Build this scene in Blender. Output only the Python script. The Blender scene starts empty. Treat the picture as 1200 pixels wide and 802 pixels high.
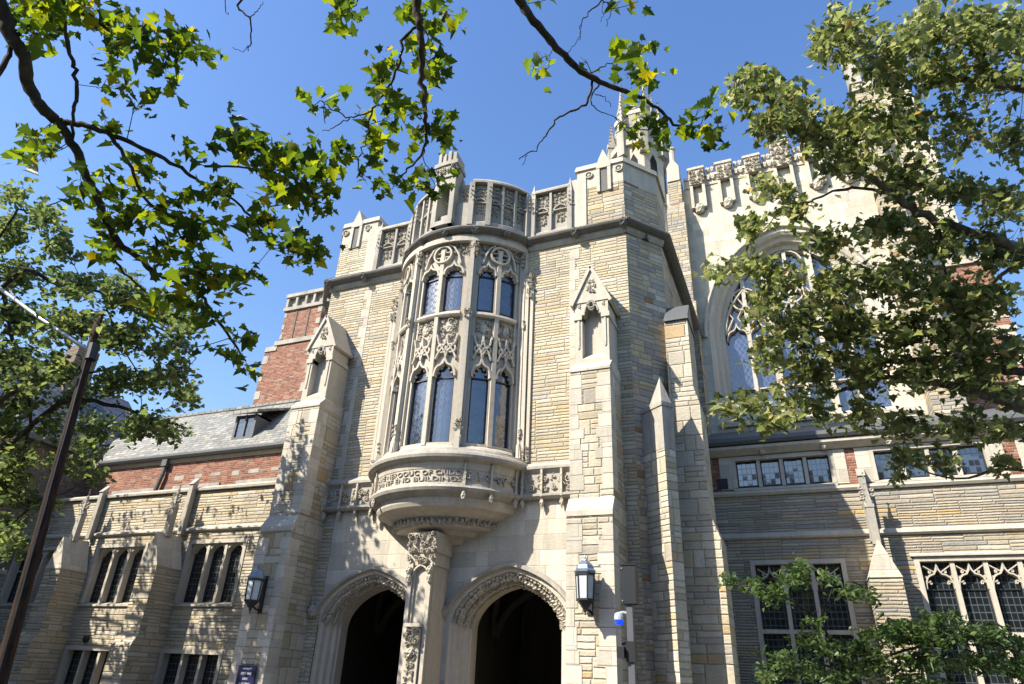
import bpy, math, random
import numpy as np
from mathutils import Vector, Matrix
random.seed(7)
C = bpy.context.scene.collection
SC = bpy.context.scene
R = math.radians
sin, cos, pi = math.sin, math.cos, math.pi

# ------------------------------------------------------------------ camera
FPX = 776.73
PIT, ROL, YAW = R(27.33), R(2.656), R(23.59)
CAM = np.array([9.85, -18.0, 1.65])
_f = np.array([-sin(YAW)*cos(PIT), cos(YAW)*cos(PIT), sin(PIT)])
_r = np.array([cos(YAW), sin(YAW), 0.0])
_u = np.cross(_r, _f)
CR = cos(ROL)*_r + sin(ROL)*_u
CU = -sin(ROL)*_r + cos(ROL)*_u
cd = bpy.data.cameras.new('camera')
cam = bpy.data.objects.new('camera', cd); C.objects.link(cam)
cd.sensor_width = 36.0; cd.lens = FPX*36/1200; cd.clip_end = 3000; cd.clip_start = 0.05
M3 = Matrix((CR, CU, -_f)).transposed()
cam.matrix_world = Matrix.Translation(Vector(CAM)) @ M3.to_4x4()
SC.camera = cam

# ------------------------------------------------------------------ sky, sun, exposure
SUN_AZ, SUN_EL = R(40), R(42)          # azimuth: left of the facade's normal
w = bpy.data.worlds.new('World'); SC.world = w; w.use_nodes = True
nt = w.node_tree; nt.nodes.clear()
sky = nt.nodes.new('ShaderNodeTexSky'); sky.sky_type = 'NISHITA'; sky.sun_disc = False
sky.sun_elevation = SUN_EL; sky.sun_rotation = pi + SUN_AZ
sky.air_density = 1.6; sky.dust_density = .9; sky.ozone_density = 3.5; sky.altitude = 20
bg = nt.nodes.new('ShaderNodeBackground'); bg.inputs['Strength'].default_value = 0.13
wo = nt.nodes.new('ShaderNodeOutputWorld')
hsv = nt.nodes.new('ShaderNodeHueSaturation'); hsv.inputs['Saturation'].default_value = 1.2; hsv.inputs['Hue'].default_value = .513
nt.links.new(sky.outputs[0], hsv.inputs['Color']); nt.links.new(hsv.outputs[0], bg.inputs[0]); nt.links.new(bg.outputs[0], wo.inputs[0])
sd = bpy.data.lights.new('sun', 'SUN'); sd.energy = 5.0; sd.angle = R(0.5); sd.color = (1.0, 0.935, 0.82)
sun = bpy.data.objects.new('sun', sd); C.objects.link(sun)
tosun = Vector((-sin(SUN_AZ)*cos(SUN_EL), -cos(SUN_AZ)*cos(SUN_EL), sin(SUN_EL)))
sun.rotation_euler = tosun.to_track_quat('Z', 'Y').to_euler()
sun.location = tosun*60
SC.view_settings.view_transform = 'Standard'; SC.view_settings.look = 'None'
SC.view_settings.exposure = 0.88; SC.view_settings.gamma = 1.0
SC.render.engine = 'CYCLES'
try:
    SC.cycles.max_bounces = 5; SC.cycles.diffuse_bounces = 1; SC.cycles.transparent_max_bounces = 4
except Exception: pass

# ------------------------------------------------------------------ pixel helpers (photo pixel -> point in space)
def ray(x, y): return (x-600)/FPX*CR - (y-401)/FPX*CU + _f
def at(x, y, d): return CAM + ray(x, y)*d            # d: metres along the view axis
def atY(x, y, Y):
    q = ray(x, y); return CAM + q*((Y-CAM[1])/q[1])

# ------------------------------------------------------------------ materials
def newmat(name):
    m = bpy.data.materials.new(name); m.use_nodes = True
    t = m.node_tree; t.nodes.clear()
    o = t.nodes.new('ShaderNodeOutputMaterial'); b = t.nodes.new('ShaderNodeBsdfPrincipled')
    t.links.new(b.outputs[0], o.inputs[0]); return m, t, b, o
class NG:
    def __init__(s, t): s.t = t
    def n(s, typ, **k):
        x = s.t.nodes.new('ShaderNode'+typ)
        for a, v in k.items(): setattr(x, a, v)
        return x
    def put(s, sock, v):
        if isinstance(v, bpy.types.NodeSocket): s.t.links.new(v, sock)
        else: sock.default_value = v
    def m(s, op, a, b=0.0, c=0.0):
        x = s.n('Math', operation=op); s.put(x.inputs[0], a); s.put(x.inputs[1], b); s.put(x.inputs[2], c); return x.outputs[0]
    def wn(s, a, b, c=0.0):
        v = s.n('CombineXYZ'); s.put(v.inputs[0], a); s.put(v.inputs[1], b); s.put(v.inputs[2], c)
        x = s.n('TexWhiteNoise', noise_dimensions='3D'); s.t.links.new(v.outputs[0], x.inputs['Vector']); return x.outputs['Value'], x.outputs['Color']
    def ramp(s, fac, stops, interp='LINEAR'):
        x = s.n('ValToRGB'); x.color_ramp.interpolation = interp
        e = x.color_ramp.elements
        while len(e) < len(stops): e.new(0.5)
        for i, (p, c) in enumerate(stops):
            e[i].position = p; e[i].color = (c[0], c[1], c[2], 1) if not isinstance(c, (int, float)) else (c, c, c, 1)
        s.put(x.inputs[0], fac); return x.outputs[0]
    def noise(s, vec, scale, detail=4, rough=0.55, dist=0.0):
        x = s.n('TexNoise'); s.t.links.new(vec, x.inputs['Vector'])
        x.inputs['Scale'].default_value = scale; x.inputs['Detail'].default_value = detail
        x.inputs['Roughness'].default_value = rough; x.inputs['Distortion'].default_value = dist; return x.outputs[0]
    def mix(s, fac, a, b, typ='MIX'):
        x = s.n('Mix', data_type='RGBA', blend_type=typ); s.put(x.inputs[0], fac)
        for i, v in ((6, a), (7, b)):
            if isinstance(v, tuple) and len(v) == 3: v = (*v, 1)
            s.put(x.inputs[i], v)
        return x.outputs[2]
    def bump(s, h, strength, dist, prev=None):
        x = s.n('Bump'); x.inputs['Strength'].default_value = strength; x.inputs['Distance'].default_value = dist
        s.t.links.new(h, x.inputs['Height'])
        if prev is not None: s.t.links.new(prev, x.inputs['Normal'])
        return x.outputs[0]
    def mapvec(s, vec, sc):
        x = s.n('Mapping'); s.t.links.new(vec, x.inputs[0]); x.inputs['Scale'].default_value = sc; return x.outputs[0]

def cells(g, u, v, h, wd, nmax, nmin=1, split=True):
    """coursed random masonry: rows cut into cells, cells cut into thinner courses. -> id a, id b, distance to joint (m)"""
    vv = g.m('DIVIDE', v, h); row = g.m('FLOOR', vv)
    off, _ = g.wn(row, 3.7)
    uu = g.m('ADD', g.m('DIVIDE', u, wd), g.m('MULTIPLY', off, 9.3)); col = g.m('FLOOR', uu)
    fu = g.m('FRACT', uu); fv = g.m('FRACT', vv)
    a, _ = g.wn(col, row, 1.3)
    n = g.m('FLOOR', g.m('ADD', g.m('MULTIPLY', a, nmax-nmin+0.999), float(nmin)))
    fr = g.m('MULTIPLY', fv, n); sr = g.m('FLOOR', fr); dv = g.m('FRACT', fr)
    b, _ = g.wn(g.m('ADD', col, g.m('MULTIPLY', sr, .173)), row, 5.1)
    if split:
        cut = g.m('ADD', g.m('MULTIPLY', b, .5), .25)          # place of the upright joint
        right = g.m('GREATER_THAN', fu, cut)
        l = g.m('ADD', g.m('MULTIPLY', right, g.m('SUBTRACT', cut, 0.0)), 0.0)
        du = g.m('MINIMUM', g.m('SUBTRACT', fu, l), g.m('SUBTRACT', g.m('ADD', cut, g.m('MULTIPLY', right, g.m('SUBTRACT', 1.0, cut))), fu))
    else:
        right = 0.0
        du = g.m('MINIMUM', fu, g.m('SUBTRACT', 1.0, fu))
    dum = g.m('MULTIPLY', du, wd)
    dvm = g.m('MULTIPLY', g.m('MINIMUM', dv, g.m('SUBTRACT', 1.0, dv)), g.m('DIVIDE', h, n))
    d = g.m('MINIMUM', dum, dvm)
    ida = g.m('ADD', col, g.m('MULTIPLY', right, .37) if split else 0.0)
    idb = g.m('ADD', row, g.m('MULTIPLY', sr, .219))
    return ida, idb, d

def masonry(name, h, wd, nmax, nmin, stops, joint, jw=0.012, jcol=(.2, .17, .13), rough=.88, bumpd=.025, stain=.32, split=True, warm=1.0):
    m, t, b, o = newmat(name); g = NG(t)
    uv = g.n('UVMap'); sp = g.n('SeparateXYZ'); t.links.new(uv.outputs[0], sp.inputs[0])
    geo = g.n('NewGeometry'); pos = geo.outputs['Position']
    wob = g.m('MULTIPLY', g.m('SUBTRACT', g.noise(pos, 1.7, 2), .5), .035)
    ida, idb, d = cells(g, sp.outputs[0], g.m('ADD', sp.outputs[1], wob), h, wd, nmax, nmin, split)
    r1, _ = g.wn(ida, idb, 2.2); r2, _ = g.wn(ida, idb, 8.8)
    col = g.ramp(r1, stops, 'CONSTANT')
    val = g.m('ADD', g.m('MULTIPLY', r2, .28), .86)
    n1 = g.noise(g.mapvec(pos, (6, 6, 14)), 1.6, 5, .6)
    val = g.m('MULTIPLY', val, g.m('ADD', g.m('MULTIPLY', n1, .55), .72))
    big = g.noise(g.mapvec(pos, (1, 1, .45)), .5, 4, .6)
    val = g.m('MULTIPLY', val, g.m('ADD', g.m('MULTIPLY', big, stain*2), 1-stain))
    stk = g.noise(g.mapvec(pos, (3.2, 3.2, .16)), 1.0, 4, .65)
    val = g.m('MULTIPLY', val, g.m('ADD', g.m('MULTIPLY', stk, .5), .76))
    cc = g.n('CombineXYZ')
    for i in range(3): g.put(cc.inputs[i], val)
    col = g.mix(1.0, col, cc.outputs[0], 'MULTIPLY')
    jm = g.n('MapRange', interpolation_type='SMOOTHSTEP'); g.put(jm.inputs[0], d)
    jm.inputs[1].default_value = jw*.35; jm.inputs[2].default_value = jw*1.3
    jm.inputs[3].default_value = 1; jm.inputs[4].default_value = 0
    col = g.mix(g.m('MULTIPLY', jm.outputs[0], joint), col, jcol)
    t.links.new(col, b.inputs['Base Color']); b.inputs['Roughness'].default_value = rough
    b.inputs['Specular IOR Level'].default_value = .25
    prof = g.n('MapRange', interpolation_type='SMOOTHERSTEP'); g.put(prof.inputs[0], d)
    prof.inputs[1].default_value = 0; prof.inputs[2].default_value = jw*3
    hgt = g.m('ADD', g.m('ADD', prof.outputs[0], g.m('MULTIPLY', r2, .9)), g.m('MULTIPLY', n1, .9))
    t.links.new(g.bump(hgt, .9, bumpd), b.inputs['Normal'])
    return m

CREAM, TAN, OCH, GREY, BLUE, RUST, PALE = (.50, .44, .34), (.42, .345, .235), (.47, .33, .155), (.33, .31, .27), (.27, .28, .27), (.30, .18, .09), (.56, .52, .44)
STONE = masonry('coursed_stone', .40, 1.25, 4, 3, [(0, (.48, .41, .29)), (.28, (.45, .38, .265)), (.46, (.51, .45, .34)), (.70, (.42, .37, .29)), (.80, (.48, .40, .26)), (.91, (.47, .36, .21)), (.975, (.40, .36, .30))], .36)
BLOCK = masonry('block_stone', .46, 1.1, 3, 1, [(0, (.49, .43, .32)), (.28, (.455, .39, .28)), (.46, (.51, .46, .36)), (.68, (.42, .375, .295)), (.84, (.46, .38, .25)), (.95, (.44, .32, .18))], .42)
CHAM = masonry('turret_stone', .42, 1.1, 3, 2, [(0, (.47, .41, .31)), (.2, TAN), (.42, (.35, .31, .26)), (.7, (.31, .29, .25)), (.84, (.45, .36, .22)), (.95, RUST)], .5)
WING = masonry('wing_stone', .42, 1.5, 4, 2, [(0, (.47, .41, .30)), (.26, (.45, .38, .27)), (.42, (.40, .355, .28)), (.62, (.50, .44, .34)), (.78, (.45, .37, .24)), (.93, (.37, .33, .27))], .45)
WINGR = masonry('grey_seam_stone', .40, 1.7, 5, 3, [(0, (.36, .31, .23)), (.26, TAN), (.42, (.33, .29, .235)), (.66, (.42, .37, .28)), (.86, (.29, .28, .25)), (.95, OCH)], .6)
ASHLAR = masonry('ashlar_limestone', .42, 1.5, 1, 1, [(0, (.53, .48, .39)), (.35, (.515, .465, .375)), (.7, (.54, .49, .40))], .16, jw=.008, bumpd=.006, stain=.22)
BRICK = masonry('red_brick', .085, .26, 1, 1, [(0, (.24, .095, .06)), (.3, (.28, .12, .075)), (.55, (.19, .075, .05)), (.78, (.31, .155, .10)), (.94, (.28, .20, .145))], .5, jw=.010, jcol=(.42, .36, .29), bumpd=.008, split=False)
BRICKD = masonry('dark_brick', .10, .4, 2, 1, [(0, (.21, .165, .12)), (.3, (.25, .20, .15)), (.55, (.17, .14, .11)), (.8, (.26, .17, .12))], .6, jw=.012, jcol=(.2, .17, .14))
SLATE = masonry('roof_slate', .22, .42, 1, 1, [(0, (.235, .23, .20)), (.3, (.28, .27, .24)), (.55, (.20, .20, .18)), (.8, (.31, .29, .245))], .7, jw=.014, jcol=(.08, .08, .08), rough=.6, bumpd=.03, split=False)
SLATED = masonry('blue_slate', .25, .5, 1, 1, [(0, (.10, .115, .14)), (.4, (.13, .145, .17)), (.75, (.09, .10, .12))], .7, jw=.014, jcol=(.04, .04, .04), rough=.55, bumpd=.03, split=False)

def limestone(name, base, dark, scale=1.0, carve=0.0, rough=.85, dirt=.45):
    m, t, b, o = newmat(name); g = NG(t)
    geo = g.n('NewGeometry'); pos = geo.outputs['Position']
    n1 = g.noise(g.mapvec(pos, (1, 1, .35)), 1.1*scale, 6, .62)
    n2 = g.noise(pos, 7*scale, 5, .6)
    f = g.ramp(n1, [(.38, 0), (.72, 1)])
    col = g.mix(g.m('MULTIPLY', f, dirt), base, dark)
    n3 = g.noise(g.mapvec(pos, (5, 5, .35)), 1.3, 4, .6)
    v = g.m('MULTIPLY', g.m('ADD', g.m('MULTIPLY', n2, .4), .80), g.m('ADD', g.m('MULTIPLY', n3, .5), .75))
    cc = g.n('CombineXYZ')
    for i in range(3): g.put(cc.inputs[i], v)
    col = g.mix(1.0, col, cc.outputs[0], 'MULTIPLY')
    t.links.new(col, b.inputs['Base Color']); b.inputs['Roughness'].default_value = rough
    b.inputs['Specular IOR Level'].default_value = .25
    bn = g.bump(n2, .5, .012)
    if carve:
        vor = g.n('TexVoronoi'); vor.inputs['Scale'].default_value = 9; t.links.new(pos, vor.inputs['Vector'])
        bn = g.bump(vor.outputs['Distance'], carve, .05, bn)
    t.links.new(bn, b.inputs['Normal']); return m
LIME = limestone('limestone', (.53, .475, .385), (.36, .32, .26))
LIMEW = limestone('weathered_limestone', (.42, .385, .325), (.16, .15, .13), 1.6, dirt=.6)
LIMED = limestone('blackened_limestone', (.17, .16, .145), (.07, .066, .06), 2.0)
CARV = limestone('carved_limestone', (.52, .465, .375), (.30, .265, .21), 2.0, carve=.5)

def simple(name, col, rough=.5, metal=0.0, noise=0.0, spec=.5, nscale=8):
    m, t, b, o = newmat(name); g = NG(t)
    b.inputs['Roughness'].default_value = rough; b.inputs['Metallic'].default_value = metal; b.inputs['Specular IOR Level'].default_value = spec
    geo = g.n('NewGeometry'); n1 = g.noise(geo.outputs['Position'], nscale, 4)
    v = g.m('ADD', g.m('MULTIPLY', n1, 2*noise), 1-noise)
    cc = g.n('CombineXYZ')
    for i in range(3): g.put(cc.inputs[i], v)
    t.links.new(g.mix(1.0, col, cc.outputs[0], 'MULTIPLY'), b.inputs['Base Color']); return m
LEAD = simple('lead_sheet', (.10, .105, .105), .55, 0, .3)
IRON = simple('black_iron', (.025, .027, .03), .45, .3, .3)
CASE = simple('steel_casement', (.022, .026, .034), .5, 0, .2)
ZINC = simple('lantern_metal', (.22, .27, .33), .35, .7, .35)
FROST = simple('frosted_glass', (.55, .60, .62), .3, 0, .12)
NAVY = simple('navy_paint', (.012, .014, .06), .4, 0, .1)
WHITE = simple('white_paint', (.75, .76, .78), .5, 0, .05)
PLAST = simple('camera_plastic', (.42, .44, .48), .4, 0, .05)
GREYP = simple('grey_paint', (.11, .115, .13), .45, .2, .15)
BOXM = simple('shaded_grey_box', (.014, .018, .022), .45, .1, .15)  # cabinet grey lowered to stand in for the front buttress's shade
STEEL = simple('galvanised_steel', (.45, .46, .47), .4, .6, .2)
VAULTSH = limestone('shaded_vault', (.085, .075, .06), (.04, .036, .03))  # the porch's inner shade is put into this dark stone colour
DOORW = simple('oak_door', (.05, .028, .014), .6, 0, .3)
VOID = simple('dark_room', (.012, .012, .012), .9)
m, t, b, o = newmat('blue_light'); b.inputs['Base Color'].default_value = (.005, .01, .3, 1); b.inputs['Emission Color'].default_value = (.0, .02, 1, 1); b.inputs['Emission Strength'].default_value = 2.5; BLUEL = m

def glass(name, tint, kind='diamond', size=.14, lead=.35, rough=.06, ior=2.0, tilt=.05):
    m, t, b, o = newmat(name); g = NG(t)
    uv = g.n('UVMap'); sp = g.n('SeparateXYZ'); t.links.new(uv.outputs[0], sp.inputs[0])
    u, v = sp.outputs[0], sp.outputs[1]
    if kind == 'diamond':
        p = g.m('DIVIDE', g.m('ADD', u, g.m('MULTIPLY', v, .62)), size); q = g.m('DIVIDE', g.m('SUBTRACT', u, g.m('MULTIPLY', v, .62)), size)
    else:
        p = g.m('DIVIDE', u, size); q = g.m('DIVIDE', v, size*1.35)
    fp, fq = g.m('FRACT', p), g.m('FRACT', q)
    d = g.m('MINIMUM', g.m('MINIMUM', fp, g.m('SUBTRACT', 1.0, fp)), g.m('MINIMUM', fq, g.m('SUBTRACT', 1.0, fq)))
    came = g.m('LESS_THAN', d, .07)
    r, rc = g.wn(g.m('FLOOR', p), g.m('FLOOR', q), 4.4)
    k = g.m('ADD', g.m('MULTIPLY', r, .7), .65)
    cc = g.n('CombineXYZ')
    for i in range(3): g.put(cc.inputs[i], k)
    col = g.mix(1.0, tint, cc.outputs[0], 'MULTIPLY')
    col = g.mix(g.m('MULTIPLY', came, lead), col, (.16, .17, .18) if kind == 'diamond' else (.10, .11, .12))
    t.links.new(col, b.inputs['Base Color'])
    b.inputs['IOR'].default_value = ior; b.inputs['Specular IOR Level'].default_value = .5
    t.links.new(g.m('ADD', g.m('MULTIPLY', came, .2), rough), b.inputs['Roughness'])
    geo = g.n('NewGeometry')
    nn = g.n('VectorMath', operation='ADD'); t.links.new(geo.outputs['Normal'], nn.inputs[0])
    sc = g.n('VectorMath', operation='MULTIPLY_ADD'); t.links.new(rc, sc.inputs[0]); sc.inputs[1].default_value = (tilt,)*3; sc.inputs[2].default_value = (-tilt/2,)*3
    t.links.new(sc.outputs[0], nn.inputs[1])
    nz = g.n('VectorMath', operation='NORMALIZE'); t.links.new(nn.outputs[0], nz.inputs[0])
    t.links.new(nz.outputs[0], b.inputs['Normal']); return m
GLASSO = glass('leaded_glass', (.035, .05, .085), 'diamond', .15, .12, .05, 2.3, .035)
GLASSW = glass('wing_glass', (.012, .016, .018), 'grid', .15, .75, .08, 1.7)
GLASSU = glass('attic_glass', (.02, .03, .05), 'grid', .15, .4, .04, 2.3, .03)
GLASSC = glass('hall_glass', (.03, .05, .11), 'diamond', .22, .5, .07, 2.2)

def leafmat(name, stops, trans=.5, rough=.45):
    m, t, b, o = newmat(name); g = NG(t)
    uv = g.n('UVMap'); sp = g.n('SeparateXYZ'); t.links.new(uv.outputs[0], sp.inputs[0])
    r, _ = g.wn(g.m('FLOOR', g.m('MULTIPLY', sp.outputs[0], 997)), 1.0)
    col = g.ramp(r, stops)
    t.links.new(col, b.inputs['Base Color']); b.inputs['Roughness'].default_value = rough; b.inputs['Specular IOR Level'].default_value = .35
    tr = g.n('BsdfTranslucent'); hs = g.n('HueSaturation'); hs.inputs['Saturation'].default_value = 1.15; hs.inputs['Value'].default_value = 2.2; hs.inputs['Hue'].default_value = .485
    t.links.new(col, hs.inputs['Color']); t.links.new(hs.outputs[0], tr.inputs[0])
    mx = g.n('MixShader'); mx.inputs[0].default_value = trans
    t.links.new(b.outputs[0], mx.inputs[1]); t.links.new(tr.outputs[0], mx.inputs[2]); t.links.new(mx.outputs[0], o.inputs[0]); return m
LEAFA = leafmat('plane_leaf', [(0, (.022, .042, .010)), (.35, (.05, .085, .016)), (.7, (.10, .145, .022)), (.92, (.17, .20, .03)), (1, (.23, .20, .03))], .6, .4)
LEAFB = leafmat('pale_plane_leaf', [(0, (.05, .07, .022)), (.35, (.115, .145, .05)), (.75, (.19, .215, .085)), (.97, (.29, .29, .13)), (1, (.28, .18, .05))], .5, .34)
LEAFC = leafmat('street_tree_leaf', [(0, (.04, .065, .026)), (.5, (.09, .125, .045)), (1, (.17, .20, .07))], .5)
LEAFD = leafmat('dogwood_leaf', [(0, (.035, .07, .02)), (.5, (.07, .12, .035)), (1, (.12, .165, .055))], .38, .4)

def bark(name, c1, c2, sc=9, stretch=.25):
    m, t, b, o = newmat(name); g = NG(t)
    geo = g.n('NewGeometry'); n1 = g.noise(g.mapvec(geo.outputs['Position'], (1, 1, stretch)), sc, 6, .65)
    t.links.new(g.ramp(n1, [(.35, c1), (.68, c2)]), b.inputs['Base Color']); b.inputs['Roughness'].default_value = .9; b.inputs['Specular IOR Level'].default_value = .2
    t.links.new(g.bump(n1, .8, .03), b.inputs['Normal']); return m
BARK = bark('plane_bark', (.035, .028, .022), (.11, .09, .07))
BARKP = bark('pale_plane_bark', (.05, .042, .032), (.26, .23, .18), 6)
WOODP = bark('weathered_pole_wood', (.012, .008, .006), (.06, .034, .021), 14, .05)
ASPH = simple('asphalt', (.05, .05, .052), .9, 0, .3)
CONC = simple('concrete_paving', (.10, .095, .088), .85, 0, .2)
LAWN = simple('lawn_grass', (.04, .065, .02), .95, 0, .4)
PAINT = simple('road_paint', (.7, .68, .6), .7, 0, .15)

# ------------------------------------------------------------------ mesh builder
def S_plane(ox, oy, tx=1.0, ty=0.0):
    l = math.hypot(tx, ty); tx /= l; ty /= l
    return lambda u, v, n: (ox+u*tx+n*ty, oy+u*ty-n*tx, v)
def S_arc(cx, cy, rad):
    return lambda u, v, n: (cx+(rad+n)*sin(u/rad), cy-(rad+n)*cos(u/rad), v)
class MB:
    def __init__(s): s.v = []; s.f = []
    def add(s, vs, fs):
        k = len(s.v); s.v.extend([tuple(map(float, p)) for p in vs]); s.f.extend([tuple(i+k for i in f) for f in fs]); return s
    def box(s, x0, x1, y0, y1, z0, z1):
        return s.add([(x0, y0, z0), (x1, y0, z0), (x1, y1, z0), (x0, y1, z0), (x0, y0, z1), (x1, y0, z1), (x1, y1, z1), (x0, y1, z1)],
                     [(0, 3, 2, 1), (4, 5, 6, 7), (0, 1, 5, 4), (1, 2, 6, 5), (2, 3, 7, 6), (3, 0, 4, 7)])
    def plate(s, S, u0, u1, v0, v1, n0, n1, nu=1):
        vs = []; fs = []
        for i in range(nu+1):
            u = u0+(u1-u0)*i/nu
            vs += [S(u, v0, n1), S(u, v1, n1), S(u, v1, n0), S(u, v0, n0)]
        for i in range(nu):
            a = 4*i; b = a+4
            fs += [(a, b, b+1, a+1), (a+1, b+1, b+2, a+2), (a+2, b+2, b+3, a+3), (a+3, b+3, b, a)]
        fs += [(0, 1, 2, 3), (4*nu+3, 4*nu+2, 4*nu+1, 4*nu)]
        return s.add(vs, fs)
    def sheet(s, S, u0, u1, v0, v1, n, nu=1):
        vs = []
        for i in range(nu+1):
            u = u0+(u1-u0)*i/nu; vs += [S(u, v0, n), S(u, v1, n)]
        return s.add(vs, [(2*i, 2*i+2, 2*i+3, 2*i+1) for i in range(nu)])
    def bar(s, S, pts, wd, n0, n1, top=.6, closed=False):
        P = [np.array(p, float) for p in pts]; N = len(P); vs = []; fs = []
        for i in range(N):
            a = P[i-1] if (i > 0 or closed) else P[i]; b = P[(i+1) % N] if (i < N-1 or closed) else P[i]
            d = b-a; d = d/(np.linalg.norm(d)+1e-9); q = np.array([-d[1], d[0]])
            for k, n in ((wd/2, n0), (wd/2*top, n1), (-wd/2*top, n1), (-wd/2, n0)):
                vs.append(S(P[i][0]+q[0]*k, P[i][1]+q[1]*k, n))
        for i in range(N if closed else N-1):
            a = 4*i; b = 4*((i+1) % N)
            for k in range(4): fs.append((a+k, a+(k+1) % 4, b+(k+1) % 4, b+k))
        if not closed: fs += [(3, 2, 1, 0), (4*N-4, 4*N-3, 4*N-2, 4*N-1)]
        return s.add(vs, fs)
    def ring(s, S, cu, cv, r, wd, n0, n1, k=16): return s.bar(S, [(cu+r*cos(2*pi*i/k), cv+r*sin(2*pi*i/k)) for i in range(k)], wd, n0, n1, .6, True)
    def blob(s, S, u, v, n, ru, rv, rn, k=6, j=3):
        vs = [S(u, v+rv, n)]; fs = []
        for a in range(1, j+1):
            t = pi*a/(j+1)
            for b in range(k):
                p = 2*pi*b/k+a*.5
                vs.append(S(u+ru*sin(t)*cos(p), v+rv*cos(t), n+rn*sin(t)*sin(p)))
        vs.append(S(u, v-rv, n)); e = len(vs)-1
        for b in range(k):
            c = (b+1) % k
            fs.append((0, 1+b, 1+c)); fs.append((e, e-k+c, e-k+b))
            for a in range(j-1): fs.append((1+a*k+b, 1+(a+1)*k+b, 1+(a+1)*k+c, 1+a*k+c))
        return s.add(vs, fs)
    def prism(s, poly, z0, z1, scale=1.0):
        n = len(poly); cx = sum(p[0] for p in poly)/n; cy = sum(p[1] for p in poly)/n
        vs = [(x, y, z0) for x, y in poly]+[(cx+(x-cx)*scale, cy+(y-cy)*scale, z1) for x, y in poly]
        return s.add(vs, [tuple(range(n))[::-1], tuple(range(n, 2*n))]+[(i, (i+1) % n, n+(i+1) % n, n+i) for i in range(n)])
    def cone(s, poly, z0, apex):
        n = len(poly); return s.add([(x, y, z0) for x, y in poly]+[apex], [tuple(range(n))[::-1]]+[(i, (i+1) % n, n) for i in range(n)])
    def prof_x(s, prof, x0, x1):            # profile in (y,z) pushed along x
        n = len(prof); return s.add([(x0, y, z) for y, z in prof]+[(x1, y, z) for y, z in prof], [tuple(range(n))[::-1], tuple(range(n, 2*n))]+[(i, (i+1) % n, n+(i+1) % n, n+i) for i in range(n)])
    def prof_S(s, S, prof, u0, u1, nu=1, cap=True):   # profile in (n,v) swept along u
        n = len(prof); vs = []; fs = []
        for i in range(nu+1):
            u = u0+(u1-u0)*i/nu; vs += [S(u, v, q) for q, v in prof]
        for i in range(nu):
            for k in range(n): fs.append((i*n+k, (i+1)*n+k, (i+1)*n+(k+1) % n, i*n+(k+1) % n))
        if cap: fs += [tuple(range(n)), tuple(range(nu*n, nu*n+n))[::-1]]
        return s.add(vs, fs)
    def tri_S(s, S, poly, n0, n1):          # polygon in (u,v) pushed along n
        n = len(poly); return s.add([S(u, v, n1) for u, v in poly]+[S(u, v, n0) for u, v in poly], [tuple(range(n)), tuple(range(n, 2*n))[::-1]]+[(i, n+i, n+(i+1) % n, (i+1) % n) for i in range(n)])
    def loft(s, S, curves):                 # curves: list of (pts2d, n)
        k = len(curves[0][0]); vs = []; fs = []
        for pts, n in curves: vs += [S(u, v, n) for u, v in pts]
        for i in range(len(curves)-1):
            for j in range(k-1): fs.append((i*k+j, i*k+j+1, (i+1)*k+j+1, (i+1)*k+j))
        return s.add(vs, fs)
    def fill(s, S, pts, vtop, n0, n1):      # web between a curve and a level line above it
        for (a, b), (c, d) in zip(pts[:-1], pts[1:]):
            if abs(c-a) < 1e-5: continue
            vs = [S(a, b, n1), S(c, d, n1), S(c, vtop, n1), S(a, vtop, n1), S(a, b, n0), S(c, d, n0), S(c, vtop, n0), S(a, vtop, n0)]
            s.add(vs, [(0, 1, 2, 3), (5, 4, 7, 6), (4, 5, 1, 0), (3, 2, 6, 7)])
        return s
    def tube(s, pts, rad, k=6):
        P = [np.array(p, float) for p in pts]; N = len(P); vs = []; fs = []
        if not hasattr(rad, '__len__'): rad = [rad]*N
        d0 = P[1]-P[0]; d0 /= np.linalg.norm(d0)+1e-9
        a = np.cross(d0, (0, 0, 1.0));
        if np.linalg.norm(a) < .1: a = np.cross(d0, (1.0, 0, 0))
        a /= np.linalg.norm(a)
        for i in range(N):
            d = P[min(i+1, N-1)]-P[max(i-1, 0)]; d = d/(np.linalg.norm(d)+1e-9)
            a = a-d*(a@d); a /= np.linalg.norm(a)+1e-9; b = np.cross(d, a)
            for j in range(k):
                t = 2*pi*j/k; vs.append(P[i]+rad[i]*(a*cos(t)+b*sin(t)))
        for i in range(N-1):
            for j in range(k): fs.append((i*k+j, i*k+(j+1) % k, (i+1)*k+(j+1) % k, (i+1)*k+j))
        fs += [tuple(range(k))[::-1], tuple(range((N-1)*k, N*k))]
        return s.add(vs, fs)
    def lathe(s, x, y, prof, k=12, rot=0.0):
        vs = []; fs = []
        for r, z in prof:
            for j in range(k): t = 2*pi*j/k+rot; vs.append((x+r*cos(t), y+r*sin(t), z))
        for i in range(len(prof)-1):
            for j in range(k): fs.append((i*k+j, i*k+(j+1) % k, (i+1)*k+(j+1) % k, (i+1)*k+j))
        fs += [tuple(range(k))[::-1], tuple(range((len(prof)-1)*k, len(prof)*k))]
        return s.add(vs, fs)
    def build(s, name, mat, parent=None, label=None, smooth=False):
        me = bpy.data.meshes.new(name); me.from_pydata(s.v, [], s.f); me.update()
        import bmesh
        bm = bmesh.new(); bm.from_mesh(me); bmesh.ops.recalc_face_normals(bm, faces=bm.faces); bm.to_mesh(me); bm.free()
        nl = len(me.loops); co = np.empty(len(me.vertices)*3); me.vertices.foreach_get('co', co); co = co.reshape(-1, 3)
        li = np.empty(nl, int); me.loops.foreach_get('vertex_index', li)
        nf = len(me.polygons); nr = np.empty(nf*3); me.polygons.foreach_get('normal', nr); nr = nr.reshape(-1, 3)
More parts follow.
